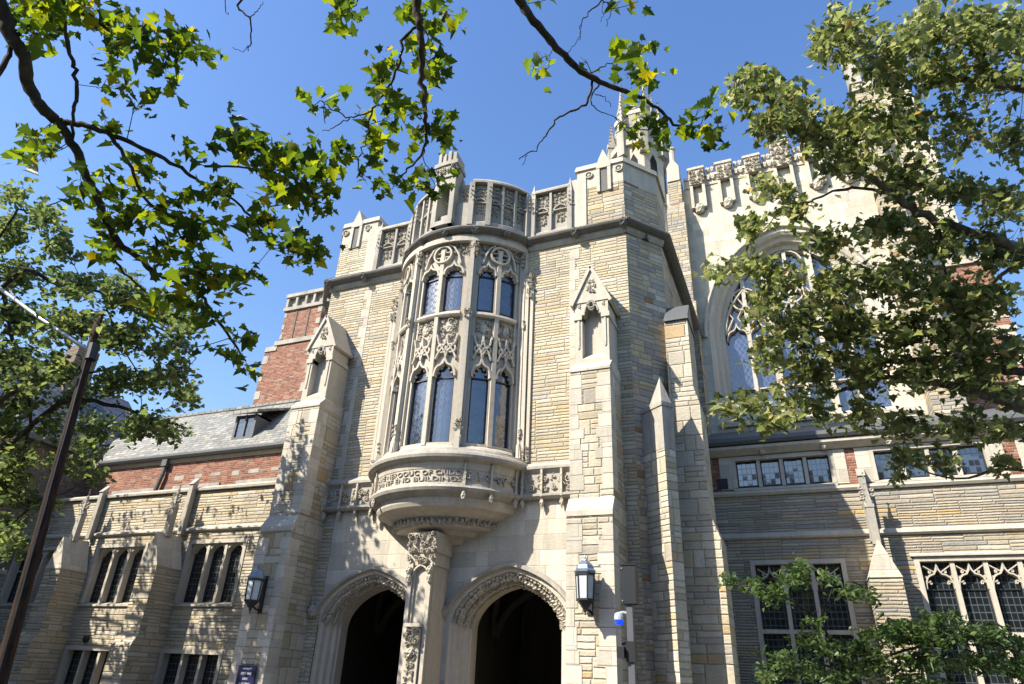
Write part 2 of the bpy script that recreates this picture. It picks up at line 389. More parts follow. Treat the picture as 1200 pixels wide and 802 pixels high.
        tot = np.empty(nf, int); me.polygons.foreach_get('loop_total', tot); fi = np.repeat(np.arange(nf), tot)
        t = np.stack([-nr[:, 1], nr[:, 0], np.zeros(nf)], 1); ln = np.linalg.norm(t, axis=1); t[ln < .05] = (1, 0, 0); t /= np.linalg.norm(t, axis=1)[:, None]
        bt = np.cross(nr, t); P = co[li]
        uvs = np.stack([(P*t[fi]).sum(1), (P*bt[fi]).sum(1)], 1)
        uvl = me.uv_layers.new(name='UVMap'); uvl.data.foreach_set('uv', uvs.ravel())
        if smooth: me.polygons.foreach_set('use_smooth', [True]*nf)
        me.materials.append(mat)
        ob = bpy.data.objects.new(name, me); C.objects.link(ob)
        if parent is not None:
            ob.parent = parent; ob.matrix_parent_inverse = Matrix.Translation(-Vector(WL[parent.name]))
        WL[ob.name] = WL[parent.name] if parent is not None and parent.type != 'EMPTY' and False else (0, 0, 0)
        if label: ob['label'] = label
        return ob
WL = {}
def thing(name, label, cat, loc=(0, 0, 0), group=None):
    o = bpy.data.objects.new(name, None); C.objects.link(o); o.location = loc; o.empty_display_size = .3
    o['label'] = label; o['category'] = cat
    if group: o['group'] = group
    WL[o.name] = loc; return o
def struct(mb, name, mat): ob = mb.build(name, mat); ob['kind'] = 'structure'; return ob
def copy_part(src, parent, dx=0.0, dy=0.0, dz=0.0):
    c = src.copy(); C.objects.link(c); c.parent = parent
    c.location = src.location + Vector((dx, dy, dz)); WL[c.name] = (0, 0, 0)
    for ch in list(src.children):
        k = ch.copy(); C.objects.link(k); k.parent = c
    return c

# curves
def arch(cx, half, z0, rise, n=20, point=.16, base=None):
    pts = []
    for i in range(n+1):
        a = pi - pi*i/n; x = cos(a)
        z = rise*((1-point)*math.sqrt(max(0, 1-x*x)) + point*(1-abs(x)))
        pts.append((cx+half*x, z0+z))
    if base is not None: pts = [(cx-half, base)]+pts+[(cx+half, base)]
    return pts
def gothic(cx, half, z0, rise, n=14):     # two-centred
    r = (half*half+rise*rise)/(2*half); am = math.acos(max(-1, min(1, (r-half)/r))); L = []
    for i in range(n+1):
        a = am*i/n; L.append((cx-half+r*(1-cos(a)), z0+r*sin(a)))
    return L+[(2*cx-x, z) for x, z in L[-2::-1]]
def ogee(cx, half, z0, rise, n=7):
    L = []
    for i in range(n+1):
        t = i/n
        if t < .55: q = t/.55; x = half*(1-.52*(1-cos(q*pi/2))); z = rise*.55*sin(q*pi/2)
        else: q = (t-.55)/.45; x = half*.48*(1-sin(q*pi/2)) ; z = rise*(.55+.45*(1-cos(q*pi/2)))
        L.append((cx-x, z0+z))
    return L+[(2*cx-x, z) for x, z in L[-2::-1]]
def carve(mb, S, u0, u1, v0, v1, n, cell=.16, seed=0, depth=.05):
    rg = random.Random(seed); nu = max(1, round((u1-u0)/cell)); nv = max(1, round((v1-v0)/cell)); a = (u1-u0)/nu; b = (v1-v0)/nv
    for i in range(nu):
        for j in range(nv):
            cu, cv = u0+(i+.5+rg.uniform(-.22, .22)*(nu > 1))*a, v0+(j+.5+rg.uniform(-.25, .25)*(nv > 1))*b; ph = rg.random()*6.28; k_ = rg.uniform(.75, 1.3); depth_ = depth*rg.uniform(.7, 1.5)
            sp = [(cu+.40*a*k_*(1-q/9)*cos(ph+q*.75), cv+.40*b*k_*(1-q/9)*sin(ph+q*.75)) for q in range(7)]
            mb.bar(S, sp, .20*min(a, b), n-.01, n+depth_, .4)
            mb.blob(S, cu+.1*a*cos(ph), cv+.1*b*sin(ph), n+depth*.5, a*.17*k_, b*.17, depth_*.8, 5, 2)
            for q in range(2):
                t = ph+2+q*2.4; mb.blob(S, cu+.38*a*cos(t), cv+.38*b*sin(t), n+depth*.3, a*.15, b*.12, depth*.6, 5, 2)
def crockets(mb, S, u, v0, v1, r0, n, k, seed=0):
    for i in range(k):
        q = i/max(1, k-1); r = r0*(1-.75*q); v = v0+(v1-v0)*q
        for sg in (-1, 1): mb.blob(S, u+sg*r, v, n, r0*.32, r0*.3, r0*.35, 5, 2)
        mb.blob(S, u, v, n+r, r0*.3, r0*.3, r0*.32, 5, 2)
def pinnacle(mb, x, y, z0, z1, r, rot=0.0, crk=5, body=.5, knop=True):
    zb = z0+(z1-z0)*body; k = 4
    pl = lambda q: [(x+q*1.414*cos(pi/4+rot+i*pi/2), y+q*1.414*sin(pi/4+rot+i*pi/2)) for i in range(4)]
    mb.prism(pl(r), z0, zb); mb.prism(pl(r*1.18), zb, zb+r*.3)
    for i in range(4):
        a = rot+i*pi/2; S = S_plane(x+r*sin(a), y-r*cos(a), cos(a), sin(a)); mb.tri_S(S, [(-r, zb+r*.3), (r, zb+r*.3), (0, zb+r*2.0)], -r*.6, r*.16)
    mb.cone(pl(r*.86), zb+r*.3, (x, y, z1))
    for i in range(crk):
        q = (i+.6)/crk; z = zb+r*.6+(z1-zb-r*.6)*q*.93; rr = r*.86*1.3*(1-q)+r*.05
        for j in range(4):
            a = pi/4+rot+j*pi/2; S = S_plane(x+rr*cos(a), y+rr*sin(a)); mb.blob(S, 0, z, 0, r*.24, r*.24, r*.24, 5, 2)
    if knop: mb.blob(S_plane(x, y), 0, z1, 0, r*.34, r*.3, r*.34, 6, 3)

# ------------------------------------------------------------------ ground
g_ = MB(); g_.add([(-1500, -1500, -.15), (1500, -1500, -.15), (1500, 1500, -.15), (-1500, 1500, -.15)], [(0, 1, 2, 3)]); struct(g_, 'ground', LAWN)
g_ = MB(); g_.add([(-200, -15.2, -.12), (200, -15.2, -.12), (200, -7.0, -.12), (-200, -7.0, -.12)], [(0, 1, 2, 3)]); struct(g_, 'road', ASPH)
g_ = MB(); g_.box(-200, 200, -7.0, 1.2, -.3, 0); g_.box(-200, 200, -7.18, -7.0, -.3, .004); struct(g_, 'pavement', CONC)
g_ = MB(); g_.box(-200, 200, -21, -15.2, -.3, 0); g_.box(-200, 200, -15.2, -15.02, -.3, .004); struct(g_, 'far_pavement', CONC)
g_ = MB()
for i in range(-16, 17): g_.add([(i*6, -11.2, -.112), (i*6+3, -11.2, -.112), (i*6+3, -11.05, -.112), (i*6, -11.05, -.112)], [(0, 1, 2, 3)])
struct(g_, 'road_marking', PAINT)

# ================================================================== ENTRANCE TOWER
# the building across the street (what the windows look at)
X_ = thing('opposite_range', 'dark stone range with slate roof across the street, mirrored in the panes', 'building', (0, -40, 0))
m_ = MB(); m_.box(-70, 75, -52, -38, -.2, 15)
m_.build('wall', masonry('opposite_stone', .45, 1.4, 3, 1, [(0, (.16, .14, .11)), (.4, (.2, .17, .13)), (.8, (.13, .12, .11))], .5), X_)
m_ = MB(); m_.add([(-71, -37.4, 15), (76, -37.4, 15), (76, -45, 22), (-71, -45, 22), (76, -52.6, 15), (-71, -52.6, 15)], [(0, 1, 2, 3), (3, 2, 4, 5), (0, 3, 5), (1, 4, 2), (0, 5, 4, 1)]); m_.build('roof', SLATED, X_)
T = thing('entrance_tower', 'tall pale stone gothic entrance tower with a round carved oriel above two dark archways', 'tower', (0, 2, 0))
F = S_plane(0, 0)
wl = MB()
for sx in (-1, 1):
    wl.plate(S_plane(0, 0), min(sx*4.02, sx*5.98), max(sx*4.02, sx*5.98), 0, 15.4, -.6, 0)
wl.plate(F, -4.02, 4.02, 7.42, 15.4, -.6, 0)
wl.build('wall', STONE, T)
for a in ((5.98, 0, .95, 1.17, 1.507), (-6.93, 1.17, .95, -1.17, 1.507), (6.93, 1.17, 0, 1, 8.43), (-6.93, 9.6, 0, -1, 8.43)):
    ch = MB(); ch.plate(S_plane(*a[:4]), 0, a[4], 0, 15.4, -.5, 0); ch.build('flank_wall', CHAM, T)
rf = MB(); rf.box(-6.6, 6.6, .5, 9.6, 15.3, 15.55); rf.build('roof', LEAD, T)
# light quoin strips at the turret edges
for sx in (-1, 1):
    q = MB()
    for i in range(int(8/.42)):
        z = 7.5+i*.42; L = .5 if i % 2 else .28
        if z > 15: break
        u = 4.27 if True else 0
        q.plate(F, min(sx*4.0, sx*(4.0+L*.7)), max(sx*4.0, sx*(4.0+L*.7)), z+.004, z+.414, 0, .012)
    q.build('quoin_strip', ASHLAR, T)

# arcade wall with two archways
aw = MB()
ACX = 2.25
def acurve(h, cx, n=24): return arch(cx, h, 3.0, 1.16+(h-1.35)*.78, n, .2)
aw.plate(F, -4.02, -ACX-1.78, 0, 6.5, -.95, 0); aw.plate(F, ACX+1.78, 4.02+.01, 0, 6.5, -.95, 0) if ACX+1.78 < 4.02 else None
aw.plate(F, -ACX+1.78, ACX-1.78, 0, 6.5, -.95, 0)
for cx in (-ACX, ACX):
    aw.fill(F, acurve(1.78, cx), 6.5, -.95, 0)
aw.build('arcade_wall', ASHLAR, T)
for cx in (-ACX, ACX):
    am = MB(); base = 0.0
    prof = [(1.78, .0), (1.74, -.10), (1.66, -.13), (1.63, -.24), (1.53, -.29), (1.50, -.42), (1.41, -.47), (1.385, -.58), (1.345, -.60), (1.345, -.95)]
    am.loft(F, [([(cx-h, base)]+acurve(h, cx)+[(cx+h, base)], n) for h, n in prof])
    ao = am.build('archway', LIME, T)
    hd = MB(); hp = [p for p in acurve(2.0, cx, 30)]
    hd.bar(F, [(cx-2.0, 3.0)]+hp[1:-1]+[(cx+2.0, 3.0)] if False else hp[2:-2], .17, 0, .13, .5)
    for sg in (-1, 1):
        hd.blob(F, cx+sg*1.98, 3.42, .1, .16, .2, .16)
    hd.build('hood_mould', LIMEW, ao)
    rg = random.Random(int(cx*10)+50)
    for h, n, sz, st in ((1.585, -.19, .105, 46), (1.455, -.37, .085, 52), (1.365, -.55, .05, 70), (1.70, -.08, .06, 50)):
        pp = acurve(h, cx, st); cv = MB()
        for i in range(2, st-1):
            u, v = pp[i]; k = rg.uniform(.7, 1.25)
            cv.blob(F, u+rg.uniform(-.02, .02), v+rg.uniform(-.02, .02), n, sz*k*.8, sz*k*.8, sz*k, 5, 2)
            if h > 1.4 and i % 2 == 0: cv.blob(F, u+rg.uniform(-.05, .05), v+rg.uniform(-.05, .05), n+.04, sz*.5, sz*.6, sz*.5, 5, 2)
        cv.build('carved_order', CARV, ao)
# porch behind the arches
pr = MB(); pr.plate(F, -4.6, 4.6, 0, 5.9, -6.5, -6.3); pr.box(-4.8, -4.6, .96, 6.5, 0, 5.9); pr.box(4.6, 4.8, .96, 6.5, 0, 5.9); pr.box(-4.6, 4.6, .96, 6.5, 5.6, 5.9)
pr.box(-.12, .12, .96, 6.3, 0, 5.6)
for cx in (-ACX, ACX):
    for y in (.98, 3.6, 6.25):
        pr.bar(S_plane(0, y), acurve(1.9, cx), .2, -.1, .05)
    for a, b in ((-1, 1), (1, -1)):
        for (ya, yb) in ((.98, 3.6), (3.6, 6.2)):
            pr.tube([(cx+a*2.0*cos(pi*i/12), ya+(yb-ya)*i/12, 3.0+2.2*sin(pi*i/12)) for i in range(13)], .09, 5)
pr.build('porch', VAULTSH, T)
for cx in (-ACX, ACX):
    for a, b in ((-1.2, -.02), (.02, 1.2)): dr = MB(); dr.box(cx+a, cx+b, 6.2, 6.28, 0, 3.0); dr.build('door', DOORW, T)

# carved band either side of the oriel base
prof = [(0, 6.45), (.14, 6.45), (.20, 6.52), (.20, 6.58), (.10, 6.62), (.10, 7.22), (.14, 7.26), (.22, 7.32), (.22, 7.40), (.0, 7.56)]
for u0, u1 in ((-4.42, -2.0), (2.0, 4.42)):
    bd = MB(); bc = MB()
    bd.prof_S(F, prof, u0, u1)
    for i in range(5):
        u = u0+(u1-u0)*(i+.0)/4
        if u0 > 0: u = max(u, u0+.05)
        bc.plate(F, u-.03, u+.03, 6.5, 7.3, .08, .21); bc.blob(F, u, 6.33, .12, .075, .13, .075); bc.blob(F, u, 6.2, .12, .03, .06, .03)
    carve(bc, F, u0+.03, u1-.03, 6.68, 7.16, .10, .24, int(u0*7), .06)
    bo = bd.build('frieze_band', LIMEW, T); bc.build('frieze_carving', CARV, bo)

# cornice
cp = [(-.1, 15.50), (.12, 15.50), (.24, 15.54), (.33, 15.60), (.36, 15.66), (.34, 15.72), (.2, 15.78), (.1, 15.86), (-.1, 15.86)]
co_ = MB()
def strip(S, u0, u1): co_.prof_S(S, cp, u0, u1)
strip(F, -6.18, -2.55); strip(F, 2.55, 6.18)
strip(S_plane(5.98, 0, .95, 1.17), -.2, 1.507+.1); strip(S_plane(-6.93, 1.17, .95, -1.17), -.1, 1.707)
strip(S_plane(6.93, 1.17, 0, 1), -.1, 8.43)
OA = S_arc(0, 1.15, 2.62)
half = 2.62*math.acos(1.15/2.95)
co_.prof_S(OA, cp, -half, half, 28)
for u in (-5.98, 5.98, 4.3, -4.3): co_.blob(F, u, 15.55, .27, .16, .17, .2)
for a in (-62, -40, -20, 0, 22, 44, 64): co_.blob(OA, 2.62*R(a), 15.55, .27, .15, .12, .16)
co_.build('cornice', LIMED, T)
bmld = [(-.1, 15.30), (.04, 15.30), (.10, 15.38), (.13, 15.498), (-.1, 15.498)]
for S, a, b, k in ((F, -6.05, -2.5, 1), (F, 2.5, 6.05, 1), (S_arc(0, 1.15, 2.62), -half, half, 28), (S_plane(5.98, 0, .95, 1.17), -.05, 1.55, 1)): m_ = MB(); m_.prof_S(S, bmld, a, b, k); m_.build('bed_mould', LIMEW, T)

# parapet
pp_ = MB(); pc = MB(); PY = S_plane(0, 0)
def panel(mb, cv, S, u0, u1, z0, z1, lights, nb=.0, seed=0, nu=1):
    mb.plate(S, u0, u1, z0, z1, -.35, -.10, nu)
    mb.prof_S(S, [(-.42, z1), (.10, z1), (.10, z1+.08), (.02, z1+.2), (-.42, z1+.2)], u0, u1, nu)
    mb.prof_S(S, [(-.1, z0), (.06, z0), (.06, z0+.15), (-.1, z0+.32)], u0, u1, nu)
    wd = (u1-u0)/lights
    for i in range(lights+1): mb.plate(S, u0+wd*i-.045, u0+wd*i+.045, z0, z1, -.12, .04 if 0 < i < lights else .06)
    zm = z0+(z1-z0)*.56
    for i in range(lights):
        c = u0+wd*(i+.5)
        mb.bar(S, gothic(c, wd*.42, z0+.95, wd*.5, 6), .07, -.12, 0)
        mb.bar(S, [(c-wd*.45, zm), (c+wd*.45, zm)], .07, -.12, 0)
        carve(cv, S, c-wd*.36, c+wd*.36, zm+.1, z1-.06, -.10, .17, seed+i, .06)
        carve(cv, S, c-wd*.26, c+wd*.26, z0+.55, zm-.12, -.10, .15, seed+i+9, .05)
for sx, (a, b) in ((1, (2.55, 4.0)), (-1, (-4.0, -2.55))): panel(pp_, pc, PY, a, b, 15.86, 17.82, 2, seed=int(a*3))
for u in (4.02, 2.62, -4.02, -2.62):
    pp_.plate(PY, u-.09, u+.09, 15.86, 17.6, -.2, .12); crockets(pc, PY, u, 17.0, 17.75, .13, .05, 5)
    pp_.cone([(u-.1, -.12), (u+.1, -.12), (u+.1, .08), (u-.1, .08)], 17.6, (u, -.02, 18.3))
OP = S_arc(0, 1.15, 2.70)
def th(a): return 2.70*R(a)
for i, (a, b) in enumerate(((-64, -38), (-38, -13), (17, 30), (30, 62))):
    panel(pp_, pc, OP, th(a), th(b), 15.86, 17.78, 3 if b-a > 20 else 1, seed=40+5*i, nu=8)
for a in (-38, -13, 17, 30, 62):
    pp_.plate(OP, th(a)-.09, th(a)+.09, 15.86, 17.75, -.2, .14); crockets(pc, OP, th(a), 17.0, 17.75, .13, .08, 5)
# tall niche merlon in the middle of the oriel parapet
n0, n1 = th(-11.5), th(5); nc = (n0+n1)/2
pp_.plate(OP, n0, n0+.16, 15.86, 18.1, -.4, .28); pp_.plate(OP, n1-.16, n1, 15.86, 18.1, -.4, .28)
pp_.plate(OP, n0, n1, 15.86, 18.4, -.6, -.30, 3); pp_.plate(OP, n0, n1, 15.86, 16.05, -.2, .30, 3); pp_.plate(OP, n0+.2, n1-.2, 16.05, 16.4, -.3, .1, 2); pp_.plate(OP, n0, n1, 18.0, 18.55, -.4, .32, 3)
pp_.fill(OP, gothic(nc, (n1-n0)/2-.1, 17.3, .5, 6), 18.05, -.3, .26)
pp_.plate(OP, n0-.05, n1+.05, 18.55, 18.72, -.5, .38, 3); pp_.plate(OP, n0+.1, n1-.1, 18.72, 19.15, -.4, .2, 3)
for k in range(4): pp_.plate(OP, n0+.04+(n1-n0-.2)*k/3, n0+.16+(n1-n0-.2)*k/3, 18.7, 19.25-.1*(k % 2), -.45, .3)
pp_.plate(OP, th(5), th(17), 15.86, 17.9, -.4, -.2, 2); pp_.plate(OP, th(5), th(17), 15.86, 16.9, -.3, .02, 2)
carve(pc, OP, n0, n1, 18.1, 18.5, .32, .16, 77, .06); carve(pc, OP, th(8), th(16), 17.2, 17.8, -.2, .16, 78, .06)
po = pp_.build('parapet', LIMEW, T); pc.build('parapet_tracery', CARV, po)

# corner turrets
for sx in (-1, 1):
    tb = MB(); P = [(sx*4.28, .02), (sx*5.97, .02), (sx*6.91, 1.19), (sx*6.91, 2.7), (sx*4.28, 2.7)]
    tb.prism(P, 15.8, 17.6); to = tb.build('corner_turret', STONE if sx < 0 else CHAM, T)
    tc = MB()
    tc.prism([(x+sx*.0, y-.006 if y < .5 else y) for x, y in P], 17.6, 18.45)
    tc.prism([(sx*4.2, -.05), (sx*6.0, -.05), (sx*7.0, 1.17), (sx*7.0, 2.8), (sx*4.2, 2.8)], 18.45, 18.68, .97)
    tc.plate(F, min(sx*4.04, sx*4.62), max(sx*4.04, sx*4.62), 15.82, 18.1, -.5, .025)
    gx = 5.28*sx
    tc.tri_S(F, [(gx-.27, 18.35), (gx+.27, 18.35), (gx+.27, 18.5), (gx, 19.2), (gx-.27, 18.5)], -.45, .07)
    for k in (-1, 1): tc.plate(F, gx+k*.2-.06, gx+k*.2+.06, 17.3, 18.35, -.1, .06)
    for k in (-1, 1): tc.ring(F, gx+k*.55, 18.18, .13, .05, 0, .05, 12); tc.blob(F, gx+k*.55, 18.18, .01, .07, .07, .04)
    tc.build('turret_coping', LIME, to)
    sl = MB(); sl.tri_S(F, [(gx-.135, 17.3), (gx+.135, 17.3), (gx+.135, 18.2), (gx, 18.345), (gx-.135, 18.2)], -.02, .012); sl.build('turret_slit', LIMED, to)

# front buttresses
def front_buttress(cx, sx):
    b = MB()
    b.prof_x([(0, 0), (-1.5, 0), (-1.5, 5.7), (-1.26, 6.05), (0, 6.05)], cx-.62, cx+.6)
    b.prof_x([(0, 6.05), (-1.26, 6.05), (-1.26, 9.8), (0, 9.8)], cx-.6, cx+.58)
    o = b.build('buttress', BLOCK, T)
    e = MB()   # pale edge stones and weatherings
    e.prof_x([(0, 9.8), (-1.29, 9.78), (-1.29, 9.86), (-1.02, 10.14), (0, 10.14)], cx-.61, cx+.59)
    e.prof_x([(-1.0, 5.95), (-1.52, 5.58), (-1.52, 5.72), (-1.275, 6.09), (-1.0, 6.09)], cx-.63, cx+.61)
    rg = random.Random(int(cx*9)+99)
    z = .3
    while z < 9.6:
        h = rg.choice((.3, .42, .5)); y = -1.5 if z < 5.3 else -1.26
        if not (5.0 < z < 6.15):
            L = rg.uniform(.2, .48); R_ = rg.uniform(.2, .48)
            wl_, wr_ = (-.62, .6) if z < 5.3 else (-.6, .58)
            e.box(cx+wl_-.006, cx+wl_+L, y-.012, y+.2, z+.006, z+h-.006); e.box(cx+wr_-R_, cx+wr_+.006, y-.012, y+.5, z+.006, z+h-.006)
        z += h
    e.build('buttress_dressing', ASHLAR, o)
    nb = MB(); S = S_plane(cx, -1.0)
    nb.plate(S, -.52, -.30, 10.14, 11.75, -1.0, 0); nb.plate(S, .30, .52, 10.14, 11.75, -1.0, 0)
    nb.plate(S, -.3, .3, 10.14, 12.2, -1.0, -.28); nb.plate(S, -.3, .3, 10.14, 10.3, -.3, 0)
    nb.prof_S(S, [(-.28, 10.3), (0, 10.3), (-.28, 10.55)], -.3, .3)
    nb.plate(S, -.56, -.30, 11.62, 11.78, -.9, .05); nb.plate(S, .30, .56, 11.62, 11.78, -.9, .05)
    nb.fill(S, gothic(0, .22, 11.78, .42, 8), 12.3, -.28, .03)
    nb.plate(S, -.52, -.22, 11.78, 12.3, -.9, .03); nb.plate(S, .22, .52, 11.78, 12.3, -.9, .03)
    nb.tri_S(S, [(-.56, 12.2), (.56, 12.2), (0, 13.4)], -1.0, .06)
    for k in (-1, 1):
        nb.bar(S, [(k*.62, 12.12), (0, 13.46)], .1, -.98, .12, 1.0)
        for q in (-.46, -.36, .36, .46): pass
        nb.plate(S, k*.41-.03, k*.41+.03, 10.75, 11.62, 0, .03)
        nb.blob(S, k*.41, 10.7, 0, .05, .09, .04)
    carve(nb, S, -.16, .16, 12.5, 13.05, .06, .16, 5, .04)
    for k in (-1, 1): carve(nb, S, k*.38-.08, k*.38+.08, 12.0, 12.18, .03, .16, 6, .04)
    po_ = nb.build('gabled_niche', LIME, o)
    dk = MB(); dk.ring(S, 0, 12.12, .13, .05, .03, .07, 12)
    dk.bar(S, gothic(0, .2, 11.85, .36, 6), .05, .02, .07)
    for k in (-1, 1): dk.bar(S, [(0, 11.9), (k*.1, 12.0), (k*.05, 12.15)], .04, -.05, .05)
    dk.build('niche_carving', LIMEW, o)
front_buttress(5.03, 1); front_buttress(-5.03, -1)

# diagonal buttress on the right corner, with its pointed cap
D = np.array([.78, -.626]); Q = np.array([.626, .78])
def dpoly(c, l0, l1, hw): c = np.array(c); return [tuple(c+D*l0-Q*hw), tuple(c+D*l1-Q*hw), tuple(c+D*l1+Q*hw), tuple(c+D*l0+Q*hw)]
for c, nm in (((6.30, .34), 'r'),):
    b = MB(); b.prism(dpoly(c, -.1, .85, .19), 0, 8.85)
    o = b.build('diagonal_buttress', BLOCK, T)
    e = MB(); pl = dpoly(c, -.05, .89, .23); e.prism(pl, 8.85, 8.97); ap = np.array(c)+D*.62
    e.cone(dpoly(c, .3, .85, .19), 8.97, (ap[0], ap[1], 9.85)); e.prism(dpoly(c, -.1, .86, .20), 7.6, 8.85)
    e.build('buttress_cap', LIMEW, o)
# side buttress beyond it
b = MB(); b.box(6.9, 7.97, .8, 2.1, 0, 5.35); b.box(6.9, 7.76, .8, 2.1, 5.35, 9.25); b.box(6.9, 7.62, .8, 2.1, 9.25, 12.2)
b.prof_S(S_plane(7.76, .8, 0, 1), [(0, 5.35), (.21, 5.35), (0, 6.0)], 0, 1.3); b.prof_S(S_plane(7.62, .8, 0, 1), [(0, 9.25), (.14, 9.25), (0, 9.8)], 0, 1.3)
o = b.build('side_buttress', BLOCK, T)
e = MB(); e.add([(6.9, .74, 12.2), (7.64, .74, 12.2), (7.64, 2.16, 12.2), (6.9, 2.16, 12.2), (6.9, 1.45, 13.0), (7.64, 1.45, 13.0)], [(0, 1, 5, 4), (2, 3, 4, 5), (1, 2, 5), (3, 0, 4), (0, 3, 2, 1)])
e.box(6.9, 7.66, .72, 2.18, 12.12, 12.2); e.build('buttress_cap', LEAD, o)
for yy in (4.2, 7.0):
    b = MB(); b.box(6.9, 7.35, yy, yy+.9, 0, 9.2); b.prof_S(S_plane(6.9, yy, 0, 1), [(0, 9.2), (.45, 9.2), (0, 10.4)], 0, .9); b.build('side_buttress', BLOCK, T)

# ------------------------------------------------------------------ oriel
OC = (-.1, 1.2); OR = 2.75; OS = S_arc(OC[0], OC[1], OR)
tu = lambda a: OR*R(a)
ob_ = MB()
ob_.plate(OS, tu(-64), tu(64), 7.5, 7.98, -.5, -.05, 28); ob_.plate(OS, tu(-64), tu(64), 15.2, 15.4, -.5, .12, 28)
ob_.plate(OS, tu(-64), tu(64), 10.6, 12.56, -.5, -.17, 28)
ob_.plate(OS, tu(-64), tu(64), 14.2, 15.3, -.5, -.15, 28)
# splayed jambs beside the piers
PIER = (-63.5, -22.5, 22.5, 63.5)
for a in PIER:
    ob_.prof_S(OS, [(-.3, 0), (0, 0)], 0, 0) if False else None
    for (z0, z1) in ((7.9, 15.3),):
        hw = .16; ob_.plate(OS, tu(a)-hw, tu(a)+hw, z0, z1, -.4, -.02); ob_.plate(OS, tu(a)-hw*1.7, tu(a)+hw*1.7, z0, z1, -.4, -.11)
oriel = ob_.build('oriel', LIME, T)
for a in PIER:
    pi_ = MB(); pcv = MB()
    pi_.prof_S(S_arc(OC[0], OC[1], OR), [(-.05, 7.7), (.20, 7.7), (.16, 8.1), (.12, 8.3), (.12, 15.25), (-.05, 15.25)], tu(a)-.07, tu(a)+.07)
    pi_.plate(OS, tu(a)-.10, tu(a)+.10, 7.7, 8.15, 0, .15)
    for z in (8.5, 12.3): carve(pi_, OS, tu(a)-.12, tu(a)+.12, z-.2, z+.2, .10, .13, int(a+z), .06)
    carve(pcv, OS, tu(a)-.2, tu(a)+.2, 14.6, 15.2, .02, .16, int(a), .09)
    pi_.build('oriel_pier', LIME, oriel); pcv.build('pier_capital', CARV, oriel)
for sx in (-1, 1):
    pi_ = MB()
    pi_.plate(F, -.1+sx*2.62-.06, -.1+sx*2.62+.06, 7.6, 14.3, -.02, .12); pi_.plate(F, -.1+sx*2.78-.05, -.1+sx*2.78+.05, 7.6, 13.8, -.02, .07)
    carve(pi_, F, -.1+sx*2.7-.14, -.1+sx*2.7+.14, 13.3, 14.4, .05, .16, sx+3, .1); carve(pi_, F, -.1+sx*2.7-.12, -.1+sx*2.7+.12, 7.6, 8.1, .05, .14, sx+5, .08)
    pi_.build('wall_shaft', LIME, oriel)
panes = []
